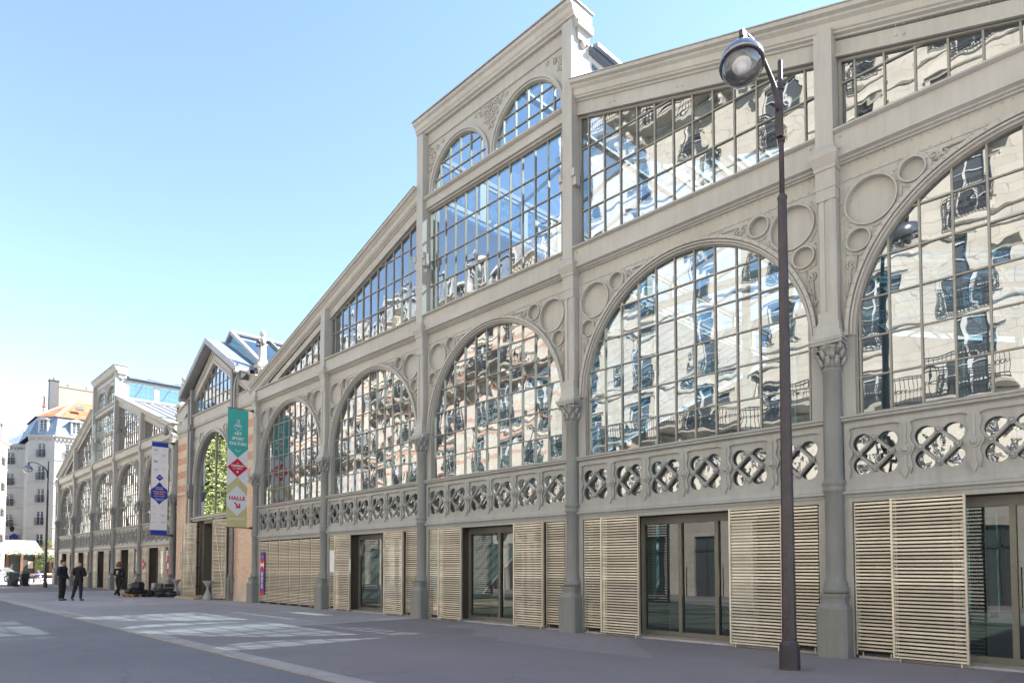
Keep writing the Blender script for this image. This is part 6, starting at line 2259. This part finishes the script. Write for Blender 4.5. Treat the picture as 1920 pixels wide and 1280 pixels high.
# ================================================================== far left street life
def bin_(label, x, y, h, w):
    r = thing('wheelie_bin', label, 'bin', (x, y, 0), rad(15), 'dark bins in the cross street')
    m = MB(); m.frustum(-w * .38, w * .38, -w * .38, w * .38, .06, -w / 2, w / 2, -w / 2, w / 2, h - .08); m.build('bin_body', pm('bin_grey', (.035, .04, .045), .5) if 'bin_grey' not in MATS else MATS['bin_grey'], r)
    m = MB(); m.frustum(-w * .55, w * .55, -w * .58, w * .55, h - .08, -w * .45, w * .45, -w * .4, w * .5, h + .02); m.build('lid', MATS['bin_grey'], r)
    m = MB(); m.box(-.08, .08, -w * .5 - .02, -w * .5, h * .55, h * .72); m.build('label_plate', BWHITE, r)
    m = MB()
    for sx in (-1, 1): m.add([], []); m.tube([(sx * w * .36, w * .36, .1), (sx * w * .46, w * .36, .1)], .10, 10)
    m.build('wheels', IRON, r)
bin_('larger dark grey bin standing at the far left crossing', -62.8, -3.75, 1.12, .62)
bin_('smaller dark grey bin just right of the larger one', -63.5, -2.95, 1.0, .52)
# parked estate car in the far street
def car(label, loc, rz):
    r = thing('parked_car', label, 'car', loc, rz)
    CARP = pm('car_paint_silver_blue', (.50, .56, .62), .25, .5)
    prof = [(-2.2, .42), (-2.25, .78), (-2.12, 1.02), (-1.9, 1.08), (-1.35, 1.48), (.55, 1.50), (1.15, 1.05), (2.0, .88), (2.28, .70), (2.28, .40)]
    m = MB()
    hw = .88
    vs = [(x, -hw if z < 1.1 else -hw * .82, z) for x, z in prof] + [(x, hw if z < 1.1 else hw * .82, z) for x, z in prof]
    n = len(prof)
    m.add(vs, [tuple(range(n)), tuple(range(2 * n - 1, n - 1, -1))] + [(i, (i + 1) % n, n + (i + 1) % n, n + i) for i in range(n)])
    m.build('car_body', CARP, r)
    g = MB()
    for sy in (-1, 1):
        y0, y1 = sy * (hw * .905), sy * (hw * .83)
        for a, b, c, d in ((-1.7, -.55, -1.32, -.55), (-.47, .45, -.47, .45), (.52, .98, .52, .58)):
            g.add([(a, sy * .885, 1.10), (b, sy * .885, 1.10), (d, sy * .745, 1.44), (c, sy * .745, 1.44)], [(0, 1, 2, 3)])
    g.add([(1.17, -.74, 1.08), (1.17, .74, 1.08), (.62, .66, 1.47), (.62, -.66, 1.47)], [(0, 1, 2, 3)])
    g.add([(-1.92, -.72, 1.11), (-1.92, .72, 1.11), (-1.42, .66, 1.46), (-1.42, -.66, 1.46)], [(0, 1, 2, 3)])
    g.build('car_windows', WINGL, r, recalc=False)
    for x in (-1.4, 1.4):
        for sy in (-1, 1):
            t = MB(Matrix.Translation((x, sy * .80, .33)) @ Matrix.Rotation(PI / 2, 4, 'X'))
            t.lathe([(.2, -.11), (.31, -.11), (.33, -.08), (.33, .08), (.31, .11), (.2, .11)], 0, 0, 20); w_ = t.build('wheel', IRON, r)
            t = MB(Matrix.Translation((x, sy * .80, .33)) @ Matrix.Rotation(PI / 2, 4, 'X')); t.lathe([(.20, -.125), (.20, .125)], 0, 0, 14); t.build('rim', CHROME, w_)
    for sy in (-1, 1):
        t = MB(); t.box(2.20, 2.30, sy * .62 - .16, sy * .62 + .16, .66, .80); t.build('headlight', BWHITE, r)
        t = MB(); t.box(-2.27, -2.18, sy * .70 - .12, sy * .70 + .12, .80, 1.0); t.build('tail_light', BRED, r)
car('silver-blue estate car parked at the far left crossing behind the bins', (-89.5, -1.55, -.09), rad(52))
# cafe awnings, terrace, plants
def awning(label, p0, p1, depth, z0, z1, mat, fr=True):
    """p0,p1: wall line; slopes out along the outward normal"""
    r = thing('awning', label, 'awning', ((p0[0] + p1[0]) / 2, (p0[1] + p1[1]) / 2, z0))
    L = r.location.copy()
    d = Vector((p1[0] - p0[0], p1[1] - p0[1], 0)); n = Vector((d.y, -d.x, 0)).normalized()
    a, b = Vector((*p0, z1)) - L, Vector((*p1, z1)) - L
    c, e = b + n * depth, a + n * depth
    c.z = e.z = 0
    m = MB(); t = Vector((0, 0, .03))
    m.add([a, b, c, e, a - t, b - t, c - t, e - t], [(0, 1, 2, 3), (7, 6, 5, 4), (0, 4, 5, 1), (1, 5, 6, 2), (2, 6, 7, 3), (3, 7, 4, 0)])
    m.build('canvas', mat, r)
    v = MB()
    N = 14
    for k in range(N):
        q0 = e.lerp(c, k / N); q1 = e.lerp(c, (k + 1) / N); qm = (q0 + q1) / 2
        v.add([q0, q1, q1 - Vector((0, 0, .22)), qm - Vector((0, 0, .32)), q0 - Vector((0, 0, .22))], [(0, 1, 2, 3, 4)])
    v.build('valance', mat, r, recalc=False)
    return r, L, n
CANV = pm('white_canvas', (.30, .29, .27), .85)
awning('large white café awning hung with a flower garland at the far left', (-104.6, -4.2), (-106.3, 4.2), 2.6, 3.35, 4.9, CANV)
awning('small white awning right of the far lamp post', (-106.2, 5.2), (-106.2, 10.5), 2.2, 3.0, 3.7, CANV)
WOODF = pm('cafe_wood', (.20, .10, .05), .6, var=.3); 
r = thing('cafe_front', 'dark wooden café front under the awnings at the far street corner', 'shop front', (-106.9, 6, 0))
m = MB()
m.box(-.6, .3, -9.5, 6, 3.2, 4.0)
for y in [-9.5 + 1.55 * k for k in range(11)]: m.box(-.3, .3, y, y + .3, -.1, 3.2)
m.box(-.3, .25, -9.5, 6, -.1, .7)
m.build('timber_frame', WOODF, r)
m = MB(); m.box(-.25, -.15, -9.4, 5.9, .7, 3.2); m.build('shop_glass', WINGL, r)
m = MB()
for y in (-7.2, -2.5, 1.2): m.box(.26, .30, y, y + .55, 1.3, 2.2)
m.build('menu_board', BEIGEC, r)
# foliage
LEAF = pm('leaf_green', (.075, .13, .025), .6, var=.5, vscale=.9, col2=(.14, .20, .04)); LEAFY = pm('leaf_yellow_green', (.42, .46, .20), .6, var=.4, vscale=.9, col2=(.26, .31, .11)); BARK = pm('bark', (.09, .065, .045), .9, bump=.5, bscale=10)
def foliage_mb(lobes, n, size, seed, flat=.6):
    rs = random.Random(seed)
    m = MB()
    tot = sum(l[3] ** 2 for l in lobes)
    for (cx, cy, cz, R) in lobes:
        q = int(n * R * R / tot)
        for _ in range(q):
            v = Vector((rs.gauss(0, 1), rs.gauss(0, 1), rs.gauss(0, 1))).normalized()
            rr_ = R * (rs.random() ** .45) * (1 + .35 * noise.noise(v * 2.3 + Vector((cx, cy, cz))))
            p = Vector((cx, cy, cz)) + v * rr_ * Vector((1, 1, .85)).x
            if noise.noise(p * .9) < -.18: continue
            u = Vector((rs.gauss(0, 1), rs.gauss(0, 1), rs.gauss(0, flat))).normalized(); w_ = u.cross(Vector((rs.gauss(0, 1), rs.gauss(0, 1), rs.gauss(0, 1)))).normalized()
            s_ = size * rs.uniform(.6, 1.3)
            m.add([p - u * s_, p + w_ * s_ * .45, p + u * s_, p - w_ * s_ * .45], [(0, 1, 2, 3)])
    return m
def tree(name, label, x, y, h, R, n, size, mat, seed, group=None, trunk_r=.22, z0=-.1):
    r = thing(name, label, 'tree', (x, y, z0), 0, group)
    rs = random.Random(seed)
    t = MB()
    t.tube([(0, 0, 0), (.05, 0, h * .2), (.0, .1, h * .45), (.1, .0, h * .8)], [trunk_r * 1.3, trunk_r, trunk_r * .7, trunk_r * .2], 10)
    lobes = []
    for k in range(11):
        a = 2 * PI * k / 11 * 2.4; e = rs.uniform(.38, .92)
        rad_ = R * (1 - abs(e - .55) * 1.1) * rs.uniform(.45, .75)
        c = (rad_ * math.cos(a), rad_ * math.sin(a), h * e)
        lobes.append((*c, R * rs.uniform(.32, .5)))
        t.tube([(0, 0, h * (e - .25)), (c[0] * .5, c[1] * .5, h * (e - .08)), c], [trunk_r * .45, trunk_r * .25, .03], 6)
    t.build('trunk', BARK, r)
    foliage_mb(lobes, n, size, seed).build('crown', mat, r, recalc=False)
    return r
tree('plane_tree', 'yellow-green street tree across the road, mirrored in the portal window', -60.5, -10.9, 13.5, 5.2, 17000, .12, LEAFY, 5)
tree('plane_tree', 'green street tree across the road near the far crossing', -74.0, -13.2, 12.0, 4.2, 5000, .17, LEAF, 8)
def shrub(label, x, y, h, R, mat, seed, n=1500, size=.09, z0=-.09):
    r = thing('shrub', label, 'plant', (x, y, z0))
    rs = random.Random(seed)
    lobes = [(rs.uniform(-R, R) * .5, rs.uniform(-R, R) * .5, h * (.3 + .6 * k / 5), R * rs.uniform(.5, .8)) for k in range(6)]
    foliage_mb(lobes, n, size, seed).build('leaves', mat, r, recalc=False)
    t = MB(); t.tube([(0, 0, 0), (.05, 0, h * .5), (0, .05, h * .9)], [.08, .05, .02], 7); t.build('stem', BARK, r)
shrub('sunlit green climber hanging by the hall corner at the far street', -87.0, 4.9, 5.9, 1.1, LEAFY, 3, 2600, .12)
shrub('dark leafy terrace shrub between the lamp post and the awning', -92.0, 2.9, 4.7, .9, LEAF, 4, 1200, .10)
# flower garland
r = thing('flower_garland', 'garland of pale and yellow flowers along the front of the large awning', 'garland', (-103, 0, 3.2))
rs = random.Random(9)
m = MB(); f = MB()
for k in range(420):
    t = rs.random()
    p = Vector((.95 - 1.7 * t - .1, -3.8 + 8.4 * t, rs.gauss(0, .14)))
    (m if k % 3 else f).ball((p.x + rs.gauss(0, .1), p.y, p.z), rs.uniform(.04, .09), 5, 4)
m.build('leaves', LEAF, r); f.build('blossoms', pm('blossom', (.75, .62, .35), .7), r)
# terrace tables with seated guests
TEAK = pm('terrace_wood', (.42, .22, .09), .6, var=.25)
def chair_(label, x, y, rz):
    r = thing('terrace_chair', label, 'chair', (x, y, -.09), rz, 'wooden chairs on the café terrace')
    m = MB(); m.box(-.22, .22, -.22, .22, .43, .47); m.build('seat', TEAK, r)
    m = MB(); m.box(-.22, .22, .20, .23, .60, .88); m.build('backrest', TEAK, r)
    for sx in (-1, 1):
        for sy in (-1, 1):
            m = MB(); m.box(sx * .2 - .02, sx * .2 + .02, sy * .2 - .02, sy * .2 + .02, 0, .88 if sy > 0 else .43); m.build('leg', TEAK, r)
def ttable(label, x, y):
    r = thing('terrace_table', label, 'table', (x, y, -.09), 0, 'small tables on the café terrace')
    m = MB(); m.box(-.35, .35, -.35, .35, .72, .76); m.build('table_top', TEAK, r)
    m = MB(); m.tube([(0, 0, .04), (0, 0, .72)], .03, 8); m.lathe([(.25, 0), (.25, .03), (.03, .05)], 0, 0, 14); m.build('pedestal', IRON, r)
SEAT = dict(pelvis=(0, .05, .55), chest=(0, .02, .92), neck=(0, -.02, 1.13), head=(0, -.05, 1.27), shL=(.19, .02, 1.05), elL=(.25, -.08, .80), wrL=(.12, -.30, .80), shR=(-.19, .02, 1.05), elR=(-.25, -.08, .80), wrR=(-.1, -.32, .82),
            hipL=(.10, .02, .52), knL=(.12, -.40, .52), anL=(.12, -.38, .12), toL=(.13, -.54, .05), hipR=(-.10, .02, .52), knR=(-.12, -.40, .52), anR=(-.12, -.38, .12), toR=(-.13, -.54, .05))
spots = [(-78.6, -.4, 'left'), (-78.9, 1.3, 'middle'), (-79.2, 3.0, 'right')]
tabs = ['leftmost terrace table beside the bins', 'terrace table behind the far lamp post', 'terrace table beside the hall corner']
for (x, y, w_), lb in zip(spots, tabs):
    ttable(lb, x, y)
chair_('empty wooden chair left of the leftmost terrace table', -78.3, -1.15, PI)
chair_('wooden chair under the guest in blue', -78.7, .35, 0)
chair_('wooden chair under the guest in cream', -79.0, 2.1, 0)
chair_('wooden chair under the guest in white beside the hall corner', -79.3, 3.85, 0)
person('seated café guest in blue shirt at the terrace', (-78.7, .35, -.09), 0, SEAT, top=pm('cloth_blue', (.05, .12, .33), .9), legs=TROU, h=1.74)
person('seated café guest in cream top behind the far lamp post', (-79.0, 2.1, -.09), 0, SEAT, top=pm('cloth_cream', (.60, .55, .45), .9), legs=TROU, hair=HAIRK, h=1.70)
person('seated café guest in white shirt beside the hall corner', (-79.3, 3.85, -.09), 0, SEAT, top=pm('cloth_white', (.68, .66, .66), .9), legs=NAVYC, hair=HAIRR, hairstyle='bob', h=1.68)
# wall lantern and street plate on the narrow house, striped flag
r = thing('wall_lantern', 'black wall lantern hanging on the narrow white house', 'lantern', (-116.6, 3.2, 6.4))
m = MB(); m.tube([(0, .4, 1.0), (.2, 0, 1.05), (.6, -.3, .9)], .04, 6); m.build('bracket', IRON, r)
m = MB(); m.frustum(.45, .75, -.45, -.15, 0, .30, .90, -.6, 0, .55); m.frustum(.30, .90, -.6, 0, .55, .55, .65, -.35, -.25, .85); m.build('lantern_body', IRON, r)
m = MB(); m.prism([(-.55, 0), (.55, 0), (.55, .5), (0, .8), (-.55, .5)], -.05, .0)
o = m.build('street_name_plate', BNAVY); o.location = (-116.9, 3.3, 5.4); o.rotation_euler = (0, 0, math.atan2(3.2, 2.5)); tag(o, 'dark blue street name plate with arched top on the narrow house', 'street sign')
r = thing('flag', 'red and white flag hanging over the far left pavement', 'flag', (-98, -2.0, 4.2))
m = MB(); m.tube([(0, 0, 0), (.9, .2, .9)], .03, 6); m.build('flag_pole', IRON, r)
m = MB()
for k in range(8):
    a, b = k / 8, (k + 1) / 8
    m.cur = k % 2
    m.add([(.9 - .1 * math.sin(5 * a), .2 + 1.2 * a, .9 - .5 * a), (.9 - .1 * math.sin(5 * b), .2 + 1.2 * b, .9 - .5 * b), (.8 - .1 * math.sin(5 * b), .2 + 1.1 * b, .2 - .4 * b), (.8 - .1 * math.sin(5 * a), .2 + 1.1 * a, .2 - .4 * a)], [(0, 1, 2, 3)])
m.build('flag_cloth', [BRED, BWHITE], r, recalc=False)
# barrier rail by the bins
m = MB()
for k in range(9):
    x = -70 - 0; m.tube([(0, -2 + k * 1.2, 0), (0, -2 + k * 1.2, .95)], .03, 8)
m.tube([(0, -2, .93), (0, 7.6, .93)], .025, 8); m.tube([(0, -2, .5), (0, 7.6, .5)], .02, 8)
o = m.build('pedestrian_railing', CHROME); o.location = (-74.5, -4.2, -.09); tag(o, 'thin metal pedestrian railing behind the bins', 'railing')
